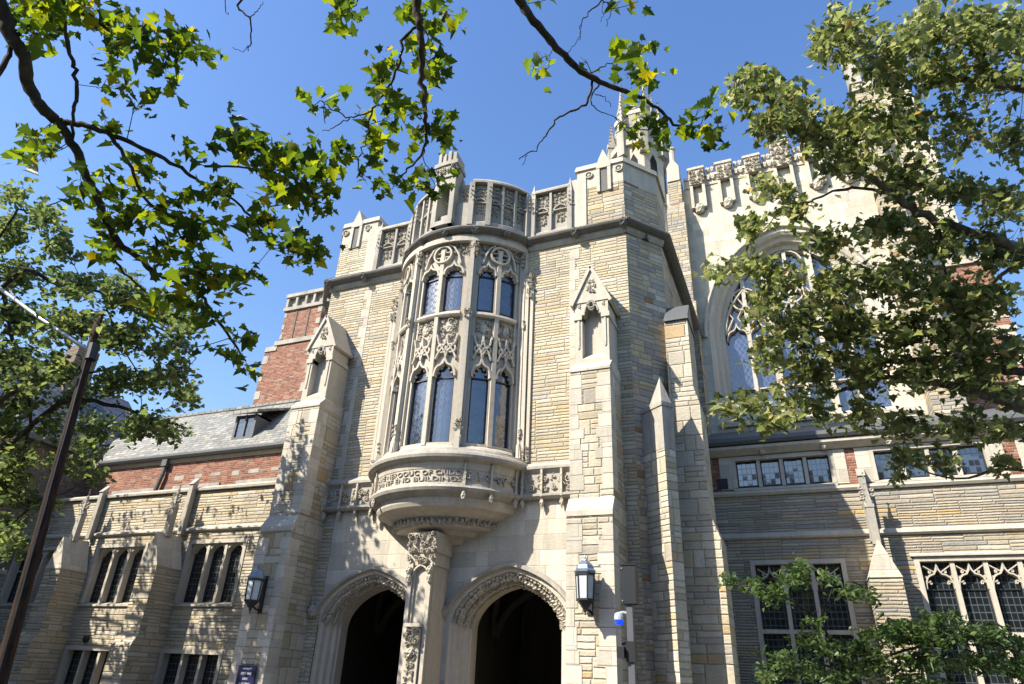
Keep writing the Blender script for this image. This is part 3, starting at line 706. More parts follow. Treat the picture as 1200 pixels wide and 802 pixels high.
for bi, (a0, a1) in enumerate(((-63.5, -22.5), (-22.5, 22.5), (22.5, 63.5))):
    am_ = (a0+a1)/2; mu = MB(); trc = MB(); pcar = MB()
    uc = tu(am_); U0, U1 = tu(a0)+.27, tu(a1)-.27
    mu.plate(OS, uc-.07, uc+.07, 7.9, 15.0, -.3, -.02); mu.plate(OS, uc-.115, uc+.115, 7.9, 15.0, -.3, -.12)
    sil = MB(); sil.prof_S(OS, [(-.3, 12.30), (-.02, 12.30), (.02, 12.36), (0, 12.44), (-.25, 12.62), (-.3, 12.62)], U0, U1, 8); sil.build('window_sill', LIME, oriel)
    sil = MB(); sil.prof_S(OS, [(-.3, 7.75), (.10, 7.75), (.06, 7.82), (-.25, 8.02), (-.3, 8.02)], U0, U1, 8); sil.build('window_sill', LIME, oriel)
    for lu0, lu1 in ((U0, uc-.10), (uc+.10, U1)):
        c = (lu0+lu1)/2; hw = (lu1-lu0)/2; seed = bi*10+int(c*5)
        for (z0, zs, zt, zh) in ((8.0, 10.15, 10.72, 10.8), (12.6, 13.95, 14.36, 14.5)):
            cur = ogee(c, hw, zs, zt-zs+.12, 7); lh = MB()
            lh.fill(OS, cur, zh+.12, -.30, -.13)
            lh.bar(OS, cur, .13, -.18, -.02, .45)
            for k in (-1, 1):
                for q in (.25, .6): lh.blob(OS, c+k*hw*(1-q)*.9, zs+.05+(zt-zs)*q*.75, -.16, .06, .05, .05, 5, 2)
            lh.build('light_head', LIME, oriel)
            fr = MB(); fw = .035
            fr.plate(OS, c-hw+.01, c-hw+.01+fw, z0, zs+.2, -.30, -.19); fr.plate(OS, c+hw-.01-fw, c+hw-.01, z0, zs+.2, -.30, -.19)
            fr.plate(OS, c-hw+.045, c+hw-.045, z0, z0+.045, -.30, -.19); fr.plate(OS, c-hw+.045, c+hw-.045, zs-.02, zs+.02, -.30, -.19)
            panes.append((fr, c, hw, z0, zt+.1))
        # carved panels between the two rows
        pcar = MB(); pcar.ring(OS, c-hw*.45, 11.12, hw*.40, .10, -.18, -.03, 14); pcar.ring(OS, c+hw*.45, 11.12, hw*.40, .10, -.18, -.03, 14)
        for k in (-1, 1): pcar.blob(OS, c+k*hw*.45, 11.12, -.15, .09, .09, .06, 6, 2)
        pcar.bar(OS, [(c-hw, 11.62), (c-hw*.75, 11.3), (c-hw*.12, 11.0), (c, 10.8)], .11, -.18, -.01, .45); pcar.bar(OS, [(c+hw, 11.62), (c+hw*.75, 11.3), (c+hw*.12, 11.0), (c, 10.8)], .11, -.18, -.01, .45)
        pcar.bar(OS, [(c-hw, 10.75), (c-hw*.7, 10.98), (c-hw*.1, 11.3), (c, 11.6)], .11, -.18, -.01, .45); pcar.bar(OS, [(c+hw, 10.75), (c+hw*.7, 10.98), (c+hw*.1, 11.3), (c, 11.6)], .11, -.18, -.01, .45)
        carve(pcar, OS, lu0+.02, lu1-.02, 11.5, 12.25, -.17, .22, seed, .07)
        pcar.blob(OS, c, 11.95, -.16, hw*.5, .24, .08, 8, 3); pcar.build('relief_panel', CARV, oriel)
    # rose above the upper pair
    rr = .33
    trc.ring(OS, uc, 14.78, rr, .10, -.2, .02, 20)
    for k in range(4):
        a = pi/4+k*pi/2; trc.bar(OS, [(uc+rr*cos(a-.5), 14.78+rr*sin(a-.5)), (uc+.13*cos(a), 14.78+.13*sin(a)), (uc+rr*cos(a+.5), 14.78+rr*sin(a+.5))], .06, -.16, -.04)
    for k in (-1, 1):
        trc.bar(OS, [(uc+k*.85*(U1-U0)/2, 14.35), (uc+k*.72*(U1-U0)/2, 14.75), (uc+k*.5*(U1-U0)/2, 15.05), (uc+k*.2, 15.15)], .09, -.16, 0)
        carve(trc, OS, min(uc+k*.4, uc+k*.85), max(uc+k*.4, uc+k*.85), 14.75, 15.2, -.12, .15, bi*7+k, .07)
    mu.build('mullion', LIME, oriel); trc.build('rose_tracery', LIME, oriel)
for fr, c, hw, z0, z1 in panes:
    p = MB(); p.sheet(OS, c-hw, c+hw, z0, z1, -.25, 4); p.build('pane', GLASSO, oriel); fr.build('casement', CASE, oriel)
for a in (-43, 0, 43): dkr = MB(); dkr.plate(OS, tu(a)-.27, tu(a)+.27, 14.5, 15.05, -.3, -.146, 3); dkr.build('rose_light', CASE, oriel)

# oriel base: sill roll, inscription band, bowl, corbel
BS = S_arc(0, .78, 2.5); hb = 2.5*R(76)
def bp(prof, nm, mat, par, ext=1.0):
    m_ = MB(); m_.prof_S(BS, prof, -hb*ext, hb*ext, 40); return m_.build(nm, mat, par, smooth=False)
bp([(-.6, 7.44), (.30, 7.30), (.38, 7.36), (.40, 7.44), (.36, 7.52), (.26, 7.58), (.22, 7.66), (.05, 7.72), (-.3, 7.92), (-.6, 7.92)], 'oriel_sill', LIMEW, oriel)
bp([(-.6, 6.60), (.16, 6.60), (.16, 6.66), (.13, 6.68), (.13, 7.05), (.15, 7.07), (.20, 7.28), (.24, 7.33), (-.6, 7.33)], 'inscription_band', LIME, oriel)
bp([(-.7, 6.30), (-.02, 6.30), (.10, 6.36), (.22, 6.44), (.26, 6.52), (.22, 6.585), (.12, 6.598), (-.7, 6.598)], 'oriel_roll', LIMEW, oriel)
bowl = [(-1.9, 5.1), (-1.62, 5.1), (-1.62, 5.22), (-1.48, 5.26), (-1.42, 5.40), (-1.16, 5.46), (-1.08, 5.58), (-.72, 5.62), (-.60, 5.86), (-.42, 5.92), (-.30, 6.0), (-.10, 6.06), (-.04, 6.16), (-.02, 6.298), (-1.9, 6.298)]
bp(bowl, 'corbel_bowl', LIME, oriel)
cb = MB()
for i in range(30):
    a = -hb+2*hb*(i+.5)/30; rg = random.Random(i)
    for k in range(2): cb.blob(BS, a+rg.uniform(-.05, .05), 5.76+rg.uniform(-.06, .06), -.66+k*.05, .09, .085, .09, 5, 2)
    cb.bar(BS, [(a-.1, 5.68), (a, 5.84), (a+.1, 5.7)], .05, -.7, -.56)
cb.build('corbel_foliage', CARV, oriel)
for a in (-66, -40, 31, 48, 66):
    cb = MB(); cb.plate(BS, 2.5*R(a)-.03, 2.5*R(a)+.03, 6.5, 7.26, .1, .22); cb.blob(BS, 2.5*R(a), 6.3, .2, .07, .14, .07); cb.cone([BS(2.5*R(a)+x, 0, .18+y)[:2] for x, y in ((-.05, -.05), (.05, -.05), (.05, .05), (-.05, .05))], 7.26, BS(2.5*R(a), 7.5, .18)); cb.build('pendant', CARV, oriel)
for a, b in ((32, 47), (49, 65), (-65, -41)): cb = MB(); carve(cb, BS, 2.5*R(a), 2.5*R(b), 6.72, 7.02, .13, .2, a+70, .06); cb.build('foliage_panel', CARV, oriel)
# raised lettering on the band
def lettering(txt, size, font=None):
    cu = bpy.data.curves.new('lettering', 'FONT'); cu.body = txt; cu.size = size; cu.extrude = .0; cu.align_x = 'LEFT'; cu.resolution_u = 2
    to_ = bpy.data.objects.new('lettering', cu); C.objects.link(to_)
    dg = bpy.context.evaluated_depsgraph_get(); dg.update()
    me = bpy.data.meshes.new_from_object(to_.evaluated_get(dg)); vs = [(v.co.x, v.co.y) for v in me.vertices]; fs = [tuple(p.vertices) for p in me.polygons]
    bpy.data.objects.remove(to_); bpy.data.meshes.remove(me); return vs, fs
def solid_text(mb, S, vs, fs, n0, n1, fu=lambda u: u):
    k = len(vs); edges = {}
    for f in fs:
        for i in range(len(f)):
            e = (f[i], f[(i+1) % len(f)]); edges[tuple(sorted(e))] = edges.get(tuple(sorted(e)), 0)+1
    F_ = [tuple(f) for f in fs]+[(a, b, b+k, a+k) for (a, b), c in edges.items() if c == 1]
    mb.add([S(u, v, n1) for u, v in vs]+[S(u, v, n0) for u, v in vs], F_)
tx = MB()
for s, zb in (('ARE NEROOUC OF CRIDD', 6.885), ('SPINEF END BUILDINGS', 6.70)):
    vs, fs = lettering(s, .20)
    x0 = min(v[0] for v in vs); x1 = max(v[0] for v in vs); U0, U1 = -2.5*R(37), 2.5*R(29)
    vs = [(U0+(x-x0)/(x1-x0)*(U1-U0), zb+y) for x, y in vs]
    solid_text(tx, BS, vs, fs, .125, .165)
tx.build('inscription', LIMEW, oriel)

# pilaster between the arches
pl = MB(); pf = S_plane(-.06, -1.0)
pl.plate(pf, -.37, .37, 0, 5.5, -1.0, -.12)
for k in (-1, 1):
    pl.plate(pf, k*.31-.06, k*.31+.06, 0, 4.6, -.14, 0); pl.plate(pf, k*.21-.03, k*.21+.03, 0, 4.5, -.14, -.06)
pl.plate(pf, -.47, .47, 4.9, 5.45, -.95, -.02); pl.plate(pf, -.42, .42, 4.55, 4.9, -.95, -.06)
pl.plate(pf, -.25, .25, 2.93, 3.02, -.12, .16); pl.plate(pf, -.22, .22, 1.2, 2.93, -.12, .06)
po_ = pl.build('pilaster', LIME, T)
pv = MB(); carve(pv, pf, -.46, .46, 4.62, 5.45, -.0, .19, 21, .09)
for k in (-1, 1): pv.blob(pf, k*.33, 4.40, .06, .10, .12, .10, 7, 3); pv.blob(pf, k*.33, 4.22, .04, .09, .18, .08, 7, 3)
pv.bar(pf, gothic(0, .25, 4.25, .3, 6), .07, -.12, 0); pv.build('pilaster_capital', CARV, po_); pv = MB()
carve(pv, pf, -.24, .24, 2.45, 2.92, .07, .17, 22, .09); carve(pv, pf, -.16, .16, 1.3, 2.4, .06, .16, 23, .06); pv.blob(pf, 0, 2.3, .1, .13, .13, .12, 7, 3)
pv.build('pilaster_niche', CARV, po_)

# ================================================================== wing windows and buttresses
def window(par, S, u0, u1, z0, z1, lights, head, glassmat, wallmat=LIME, transom=None, depth=.22, frame=.14, hooded=False, tracery=False, name='window'):
    fm = MB(); N = -depth
    fm.plate(S, u0-frame, u0, z0-.02, z1+frame, N, .03); fm.plate(S, u1, u1+frame, z0-.02, z1+frame, N, .03)
    fm.plate(S, u0, u1, z1, z1+frame, N, .03)
    fm.prof_S(S, [(N, z0-.12), (.07, z0-.12), (.07, z0-.05), (N, z0+.06)], u0-frame, u1+frame)
    if hooded: fm.prof_S(S, [(-.02, z1+frame), (.10, z1+frame), (.10, z1+frame+.05), (-.02, z1+frame+.12)], u0-frame-.08, u1+frame+.08)
    wd = (u1-u0)/lights
    for i in range(1, lights): fm.plate(S, u0+wd*i-.06, u0+wd*i+.06, z0, z1, N, -.03)
    for i in range(lights):
        c = u0+wd*(i+.5); hw = wd/2-.05
        if head: fm.fill(S, arch(c, hw, z1-head, head*.92, 8, .12), z1+.001, N+.02, -.06)
        if tracery:
            cur = ogee(c, hw, z1-.78, .72, 6); fm.bar(S, cur, .07, N, -.04, .6)
            for k in (-1, 1):
                fm.bar(S, [(c+k*hw*.25, z1-.3), (c+k*hw*.95, z1-.12)], .05, N, -.06); fm.bar(S, [(c+k*hw*.6, z1-.55), (c+k*hw*.98, z1-.62)], .05, N, -.06)
                fm.blob(S, c+k*hw*.62, z1-.62, -.1, .05, .05, .05, 5, 2); fm.blob(S, c+k*hw*.55, z1-.3, -.1, .05, .06, .05, 5, 2); fm.blob(S, c+k*hw*.88, z1-.45, -.1, .05, .05, .05, 5, 2)
    if transom: fm.plate(S, u0, u1, transom-.06, transom+.06, N, -.035)
    w_ = fm.build(name, wallmat, par)
    for i in range(lights):
        a, b = u0+wd*i+.06, u0+wd*(i+1)-.06
        if i == 0: a = u0
        if i == lights-1: b = u1
        rows = [(z0, z1)] if not transom else [(z0, transom), (transom, z1)]
        for (za, zb) in rows:
            p = MB(); p.sheet(S, a, b, za, zb, N+.03); p.build('pane', glassmat, w_)
            zt = zb-(head if (head and zb == z1) else (.78 if tracery and zb == z1 else 0))
            fr = MB(); e = .04
            fr.plate(S, a+.005, a+e, za, zt+.05, N+.01, N+.07); fr.plate(S, b-e, b-.005, za, zt+.05, N+.01, N+.07); fr.plate(S, a+e, b-e, za+.06, za+.06+e, N+.01, N+.07); fr.plate(S, a+e, b-e, zt-.02, zt+.02, N+.01, N+.07)
            fr.build('casement', CASE, w_)
    return w_
def wall_with_holes(S, u0, u1, z0, z1, holes, mat, par, name='wall', th_=.4):
    us = sorted({u0, u1, *[h[0] for h in holes], *[h[1] for h in holes]}); zs = sorted({z0, z1, *[h[2] for h in holes], *[h[3] for h in holes]}); m_ = MB()
    for i in range(len(us)-1):
        run = None
        for j in range(len(zs)-1):
            a, b, c, d = us[i], us[i+1], zs[j], zs[j+1]
            hole = any(h[0] < (a+b)/2 < h[1] and h[2] < (c+d)/2 < h[3] for h in holes)
            if not hole: run = (run[0], d) if run else (c, d)
            if hole or j == len(zs)-2:
                if run: m_.plate(S, a, b, run[0], run[1], -th_, 0)
                run = None
    return m_.build(name, mat, par)
def wing_buttress(par, x, yw, mat, zt=4.9, za=6.1):
    S = S_plane(x, yw-1.15); b = MB()
    b.plate(S, -.43, .43, 0, zt, -1.15, 0); b.prof_x([(yw, 0), (yw-1.35, 0), (yw-1.35, 2.3), (yw-1.15, 2.7), (yw, 2.7)], x-.46, x+.46)
    o = b.build('wing_buttress', mat, par)
    e = MB(); e.tri_S(S, [(-.45, zt), (.45, zt), (0, za)], -1.1, .02); e.build('gable_cap', mat if False else ASHLAR, o)
    f = MB(); pinnacle(f, x, yw-.72, za-.1, 8.05, .11, 0, 5, .5)
    for i in range(5): f.blob(S_plane(x, yw-.72), (.15 if i % 2 else -.15), 7.25+i*.08, 0, .09, .08, .09, 5, 2)
    f.plate(S_plane(x, yw), -.10, .10, za+.1, 8.1, 0, .22); f.prof_S(S_plane(x, yw), [(0, 8.1), (.26, 8.1), (0, 8.4)], -.12, .12)
    f.build('finial', LIMEW, o)
    return o

# ---- left wing
L = thing('stone_wing', 'sunlit low stone wing with arched windows, brick chimney and slate roof beside the tower', 'building', (-14, 4, 0))
LS = S_plane(0, 1.0)
wins = [(-21.0, -18.5), (-16.06, -13.52), (-11.14, -8.62)]
holes = [(a-.14, b+.14, 3.70, 5.98) for a, b in wins]+[(a-.14, b+.14, .5, 2.28) for a, b in wins]
wall_with_holes(LS, -30, -5.5, 0, 6.30, holes, WING, L)
pw = MB(); pw.plate(S_plane(0, 1.05), -30, -5.5, 6.3, 7.9, -.4, 0); pw.build('parapet_wall', STONE, L)
sc_ = MB(); sc_.prof_S(LS, [(-.1, 6.28), (.04, 6.28), (.10, 6.34), (.10, 6.40), (-.05, 6.50)], -30, -5.5); sc_.prof_S(LS, [(-.55, 7.88), (.06, 7.88), (.08, 7.96), (-.2, 8.10), (-.55, 8.10)], -30, -5.5)
sc_.build('string_course', LIME, L)
for a, b in wins:
    window(L, LS, a, b, 3.78, 5.84, 3, .32, GLASSW, hooded=False, depth=.34)
    window(L, LS, a, b, .6, 2.14, 3, 0, GLASSW, depth=.34)
for x in (-21.6+.02, -16.72, -11.72): wing_buttress(L, x, 1.0, WING) if x > -21 else wing_buttress(L, x, 1.0, WING)
vt = MB(); vt.lathe(0, 0, [(.14, 0), (.14, .06), (.08, .10)], 12); vt.v = [(-15.2+x, .98-z, 2.52+y) for x, y, z in vt.v]; vt.build('wall_vent', IRON, L)
ub = MB(); ub.plate(S_plane(0, 3.0), -22, -6.5, 7.5, 10.0, -.4, 0); ub.build('brick_storey', BRICK, L)
uh = MB()
for a, b in ((-15.2, -12.75), (-11.6, -9.2), (-19, -16.6)): uh.plate(S_plane(0, 3.0), a-.12, b+.12, 8.62, 8.84, -.1, .05); uh.plate(S_plane(0, 3.0), a-.12, a, 7.6, 8.62, -.1, .05); uh.plate(S_plane(0, 3.0), b, b+.12, 7.6, 8.62, -.1, .05); [uh.plate(S_plane(0, 3.0), a+(b-a)*k/3-.05, a+(b-a)*k/3+.05, 7.6, 8.62, -.1, .03) for k in (1, 2)]
for k in range(7): uh.plate(S_plane(0, 3.0), -15.4+k*1.05+.15*(k % 2), -14.85+k*1.05, 9.1+.03*(k % 3), 9.3, -.1, .006)
uo = uh.build('attic_window', LIMEW, L)
for a, b in ((-15.2, -12.75), (-11.6, -9.2), (-19, -16.6)): p = MB(); p.sheet(S_plane(0, 3.0), a, b, 7.6, 8.62, .008); p.build('pane', GLASSW, uo)
ev = MB(); ev.prof_S(S_plane(0, 3.0), [(-.1, 9.9), (.03, 9.9), (.10, 10.0), (.12, 10.06), (-.1, 10.06)], -22, -6.5); eo = ev.build('eaves_course', LIME, L)
gt = MB(); gt.prof_S(S_plane(0, 3.0), [(-.1, 10.06), (.25, 10.06), (.32, 10.16), (.32, 10.26), (-.1, 10.34)], -22, -6.5); gt.build('gutter', LEAD, eo)
rf = MB(); rf.add([(-22, 2.75, 10.24), (-6.5, 2.75, 10.24), (-6.5, 5.6, 13.5), (-22, 5.6, 13.5), (-6.5, 8.5, 10.2), (-22, 8.5, 10.2), (-22, 5.6, 10.2), (-6.5, 5.6, 10.2)], [(0, 1, 2, 3), (3, 2, 4, 5), (0, 3, 6), (1, 7, 2), (3, 5, 6), (2, 7, 4)])
rf.box(-22, -6.5, 5.5, 5.7, 13.42, 13.58); roof = rf.build('roof', SLATE, L)
dp = MB(); dp.tube([(-16.05, 2.9, 10.1), (-16.05, 2.85, 9.4), (-16.3, 2.85, 8.2)], .09, 8); dp.box(-16.2, -15.9, 2.75, 2.98, 9.75, 10.05); dp.build('downpipe', LEAD, L)
# dormer
dm = MB(); X0, X1, YF, Z0, Z1 = -12.95, -11.75, 3.3, 10.95, 12.0
dm.box(X0, X0+.12, YF, YF+1.2, Z0-.3, Z1); dm.box(X1-.12, X1, YF, YF+1.2, Z0-.3, Z1); dm.box(X0, X1, YF-.02, YF+.1, Z0-.15, Z0); dm.box(X0, X1, YF+.03, YF+1.2, Z1-.1, Z1); dm.box((X0+X1)/2-.04, (X0+X1)/2+.04, YF, YF+.08, Z0, Z1)
do = dm.build('dormer', LEAD, L)
rr_ = MB(); rr_.add([(X0-.2, YF-.25, Z1-.02), (X1+.2, YF-.25, Z1-.02), (X1+.2, YF+2.2, Z1+1.0), (X0-.2, YF+2.2, Z1+1.0), (X0-.2, YF-.25, Z1+.1), (X1+.2, YF-.25, Z1+.1), (X1+.2, YF+2.2, Z1+1.12), (X0-.2, YF+2.2, Z1+1.12)], [(0, 3, 2, 1), (4, 5, 6, 7), (0, 1, 5, 4), (1, 2, 6, 5), (2, 3, 7, 6), (3, 0, 4, 7)]); rr_.build('dormer_roof', SLATE, do)
p = MB(); p.sheet(S_plane(0, YF+.06), X0+.12, X1-.12, Z0, Z1-.1, 0); p.build('pane', GLASSU, do)
# chimney
cm = MB(); CY = 5.8
cm.box(-14.75, -11.5, CY, CY+2.0, 11, 16.9); cm.box(-14.05, -11.6, CY+.1, CY+1.9, 16.9, 19.1)
for k in (-13.4, -12.75): pass
chm = cm.build('chimney', BRICK, L)
def blk(par, nm, mat, *b): m_ = MB(); m_.box(*b); return m_.build(nm, mat, par)
blk(chm, 'string_course', LIMEW, -14.2, -11.45, CY-.05, CY+2.05, 17.0, 17.25); cc_ = MB()
cc_.box(-14.15, -11.5, CY, CY+2, 19.1, 19.3); cc_.box(-14.0, -11.65, CY+.25, CY+1.75, 19.3, 19.95); cc_.box(-14.15, -11.5, CY, CY+2, 19.95, 20.15)
for k in range(5): cc_.box(-14.1+k*.62-.08*(k > 2), -13.96+k*.62-.08*(k > 2), CY+.06, CY+.3, 19.301, 19.949)
cc_.build('chimney_cap', LIMEW, chm)
for z in range(12, 17): blk(chm, 'quoin', LIMEW, -14.76, -14.4-.12*(z % 2), CY-.02, CY+.3, z, z+.45); blk(chm, 'quoin', LIMEW, -11.9+.1*(z % 2), -11.49, CY-.02, CY+.3, z+.1, z+.6)
for z in (17.4, 18.0, 18.7): blk(chm, 'quoin', LIMEW, -14.06, -13.9, CY+.08, CY+.3, z, z+.3); blk(chm, 'quoin', LIMEW, -11.85, -11.59, CY+.08, CY+.3, z, z+.35)
cc_ = MB(); cc_.prof_S(S_plane(0, CY), [(0, 16.7), (.05, 16.7), (0, 17.0)], -14.75, -14.0); cc_.build('shoulder', LIMEW, chm)
for x in (-13.28, -12.45): blk(chm, 'chimney_groove', LIMED, x, x+.08, CY+.07, CY+.2, 17.3, 19.0)

# ---- far left range, its dark side turned to us
G = thing('gabled_range', 'shaded dark brick range with steep blue slate roof beyond the wooden pole', 'building', (-25, -2, 0))
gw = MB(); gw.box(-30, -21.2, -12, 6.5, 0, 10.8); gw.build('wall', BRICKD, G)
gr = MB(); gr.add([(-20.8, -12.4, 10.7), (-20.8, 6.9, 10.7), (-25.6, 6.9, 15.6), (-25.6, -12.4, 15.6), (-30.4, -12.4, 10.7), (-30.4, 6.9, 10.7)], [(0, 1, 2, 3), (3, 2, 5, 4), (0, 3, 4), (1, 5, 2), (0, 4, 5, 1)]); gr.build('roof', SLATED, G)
ge = MB(); ge.box(-21.2, -20.75, -12.4, 6.9, 10.45, 10.7); ge.build('gutter', LEAD, G)
for k in range(4):
    window(G, S_plane(-21.2, -10+k*4.2, 0, 1), .8, 2.8, 8.3, 9.7, 2, 0, GLASSW, LIMED)
    window(G, S_plane(-21.2, -10+k*4.2, 0, 1), .8, 2.8, 4.3, 6.4, 2, 0, GLASSW, LIMED)
gc = MB(); gc.box(-25.2, -24.2, 2.2, 3.4, 13.5, 16.9); gc.build('chimney', BRICKD, G)

# ---- right wing
W = thing('stone_wing', 'grey stone wing with brick attic and traceried windows below the hall, half in tower shade', 'building', (14, 8, 0))
WS = S_plane(0, 5.8)
WX0, WX1 = 6.0, 30.0
big = [(8.45, 11.0), (13.15, 16.5), (18.9, 22.2)]
att = [(8.22, 11.2), (12.55, 15.6), (17.0, 20.0)]
holes = [(a-.14, b+.14, .7, 5.56) for a, b in big]
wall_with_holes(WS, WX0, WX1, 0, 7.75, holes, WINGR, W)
wall_with_holes(WS, WX0, WX1, 7.75, 9.15, [(a-.14, b+.14, 7.9, 9.07) for a, b in att], BRICK, W, 'brick_attic')
for i, (a, b) in enumerate(big): window(W, WS, a, b, .8, 5.45, 3 if i == 0 else 4, 0, GLASSW, LIME, transom=3.46, tracery=True, hooded=(i > 0), depth=.26)
for a, b in att:
    window(W, WS, a, b, 8.0, 8.95, 4, 0, GLASSU, LIME, depth=.24)
    sr = MB(); sr.plate(WS, a-.55, a-.142, 7.95, 9.1, -.1, .02); sr.build('window_surround', ASHLAR, W); sr = MB(); sr.plate(WS, b+.142, b+.5, 7.95, 9.1, -.1, .02); sr.build('window_surround', ASHLAR, W)
sc_ = MB(); sc_.prof_S(WS, [(-.1, 6.25), (.05, 6.25), (.10, 6.31), (.08, 6.42), (-.1, 6.52)], WX0, WX1); sc_.prof_S(WS, [(-.1, 7.70), (.06, 7.70), (.11, 7.78), (.09, 7.86), (-.1, 7.93)], WX0, WX1)
sc_.prof_S(WS, [(-.1, 9.12), (.08, 9.12), (.2, 9.22), (.3, 9.3), (.3, 9.4), (-.1, 9.44)], WX0, WX1)
for k in range(12): sc_.blob(WS, 7.2+k*1.95, 9.17, .14, .13, .1, .12)
sc_.build('string_course', LIME, W)
gt = MB(); gt.prof_S(WS, [(-.3, 9.44), (.36, 9.44), (.42, 9.54), (.40, 9.68), (-.3, 9.78)], WX0, WX1); gt.build('gutter', LEAD, W)
rf = MB(); rf.add([(WX0, 5.5, 9.7), (WX1, 5.5, 9.7), (WX1, 9.1, 11.2), (WX0, 9.1, 11.2)], [(0, 1, 2, 3)]); rf.build('roof', LEAD, W)
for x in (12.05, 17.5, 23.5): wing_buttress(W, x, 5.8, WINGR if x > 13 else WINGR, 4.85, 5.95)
vb = MB(); vb.box(7.55, 7.9, 5.76, 5.9, 7.98, 8.35); vb.build('wall_vent', IRON, W)

# ---- great hall behind
H = thing('great_hall', 'tall bright limestone hall with a vast traceried window and battlemented parapet behind the tower', 'building', (11, 14, 0))
HS = S_plane(0, 9.0)
hw = MB()
HC, HH = 11.1, 3.55; zsp = 15.6; hr = 4.9
cur = arch(HC, HH, zsp, hr, 28, .10)
hw.fill(HS, cur, 24.0, -1.2, 0); hw.plate(HS, 6.2, HC-HH, 8, 24.0, -1.2, 0); hw.plate(HS, HC+HH, 16.2, 8, 24.0, -1.2, 0); hw.plate(HS, HC-HH, HC+HH, 8, 11.4, -1.2, 0)
hw.build('wall', ASHLAR, H)
for x0, x1 in ((6.25, 7.1), (15.1, 15.95)):
    hb_ = MB()
    hb_.box(x0, x1, 8.2, 9.0, 8, 22.2); hb_.prof_x([(9.0, 22.2), (8.2, 22.2), (8.5, 22.9), (9.0, 22.9)], x0+.02, x1-.02); hb_.box(x0+.1, x1-.1, 8.5, 9.3, 22.9, 24.5)
    hb_.box(x0-.1, x1+.1, 8.0, 9.0, 8, 16.5); hb_.prof_x([(9.0, 16.5), (8.0, 16.5), (8.2, 17.1), (9.0, 17.1)], x0-.1, x1+.1)
    hbo = hb_.build('buttress', CHAM, H); hp = MB(); x = (x0+x1)/2
    hp.tri_S(S_plane(x, 8.45), [(-.3, 24.3), (.3, 24.3), (.3, 25.2), (0, 25.75), (-.3, 25.2)], -.6, 0)
    hp.lathe(x, 8.75, [(.14, 25.5), (.14, 26.5), (.2, 26.55), (.2, 26.65), (.1, 26.7)], 8)
    hp.build('finial', LIME, hbo)
pr_ = MB(); pcx = MB()
pr_.plate(HS, 7.1, 16.2, 24.0, 24.55, -.6, .05); pr_.prof_S(HS, [(-.6, 24.5), (.12, 24.5), (.05, 24.7), (-.6, 24.7)], 7.1, 16.2)
k = 0; x = 7.75; mz = []
while x < 16:
    tall = (k % 4 == 3); hgt = 25.45 if tall else 24.9; ww = .42 if tall else .36
    pr_.plate(HS, x-ww, x-ww+.14, 22.6, 24.0, 0, .26); pr_.plate(HS, x+ww-.14, x+ww, 22.6, 24.0, 0, .26)
    mz.append((x, ww, hgt, k))
    for q in (x+ww+.2, x+ww+.42): pr_.blob(HS, q, 24.9, .05, .12, .2, .12, 6, 3); pr_.blob(HS, q, 24.4, .1, .12, .2, .1, 6, 3)
    x += 1.32; k += 1
po = pr_.build('parapet', LIME, H)
for x, ww, hgt, k in mz:
    pcx = MB(); pcx.blob(HS, x, 22.6, .12, .26, .32, .2, 8, 3); pcx.build('corbel_boss', CARV, po)
    pcx = MB(); pcx.plate(HS, x-ww, x+ww, 24.0, hgt, -.4, .30); pcx.plate(HS, x-ww-.05, x+ww+.05, hgt, hgt+.14, -.45, .36); carve(pcx, HS, x-ww, x+ww, 24.0, hgt-.1, .29, .2, k, .09); pcx.build('merlon', CARV, po)
# its great window
gwm = MB()
gwm.loft(HS, [([(HC-h, 11.4)]+arch(HC, h, zsp, hr-(3.55-h), 28, .10)+[(HC+h, 11.4)], n) for h, n in ((3.55, .0), (3.42, -.1), (3.36, -.25), (3.2, -.32), (3.14, -.55), (2.95, -.62), (2.9, -.95))])
gwm.bar(HS, arch(HC, 3.72, zsp, hr+.25, 30, .10), .16, 0, .14, .5)
gwm.prof_S(HS, [(-1.0, 11.35), (.12, 11.35), (.12, 11.5), (-.9, 11.95)], HC-3.5, HC+3.5)
for i in range(1, 6):
    u = HC-2.9+5.8*i/6; big_ = i in (2, 4)
    d = abs(u-HC)/2.9; zt = zsp+(hr-.65)*(.9*math.sqrt(1-d*d)+.1*(1-d))
    gwm.plate(HS, u-(.13 if big_ else .08), u+(.13 if big_ else .08), 11.6, zt, -.95, -.5 if big_ else -.6)
for i in range(6):
    c = HC-2.9+5.8*(i+.5)/6
    gwm.bar(HS, ogee(c, .45, 15.6, .85, 6), .09, -.92, -.62); gwm.bar(HS, [(c-.48, 13.2), (c+.48, 13.2)], .1, -.92, -.65)
    for k in (-1, 1):
        gwm.bar(HS, [(c+k*.45, 16.0), (c+k*.1, 16.7), (c+k*.42, 17.3), (c+k*.08, 17.9)], .08, -.92, -.62)
for i in range(3):
    c = HC-2.9+5.8*(2*i+1)/6; gwm.ring(HS, c, 17.6, .55, .1, -.92, -.6, 16); gwm.bar(HS, gothic(c, .95, 15.9, 2.2, 8), .11, -.92, -.58)
gwm.ring(HS, HC, 19.1, .7, .1, -.92, -.6, 18)
gwo = gwm.build('great_window', LIME, H)
gp = MB(); gp.sheet(HS, HC-2.95, HC+2.95, 11.4, zsp, -.85); gp.fill(HS, [(HC-2.95, zsp), (HC+2.95, zsp)], zsp+.001, -.86, -.85)
cu_ = arch(HC, 2.95, zsp, hr-.6, 20, .1)
for (a, b), (c, d) in zip(cu_[:-1], cu_[1:]):
    gp.add([HS(a, zsp, -.85), HS(c, zsp, -.85), HS(c, d, -.85), HS(a, b, -.85)], [(0, 1, 2, 3)])
gp.build('pane', GLASSC, gwo)
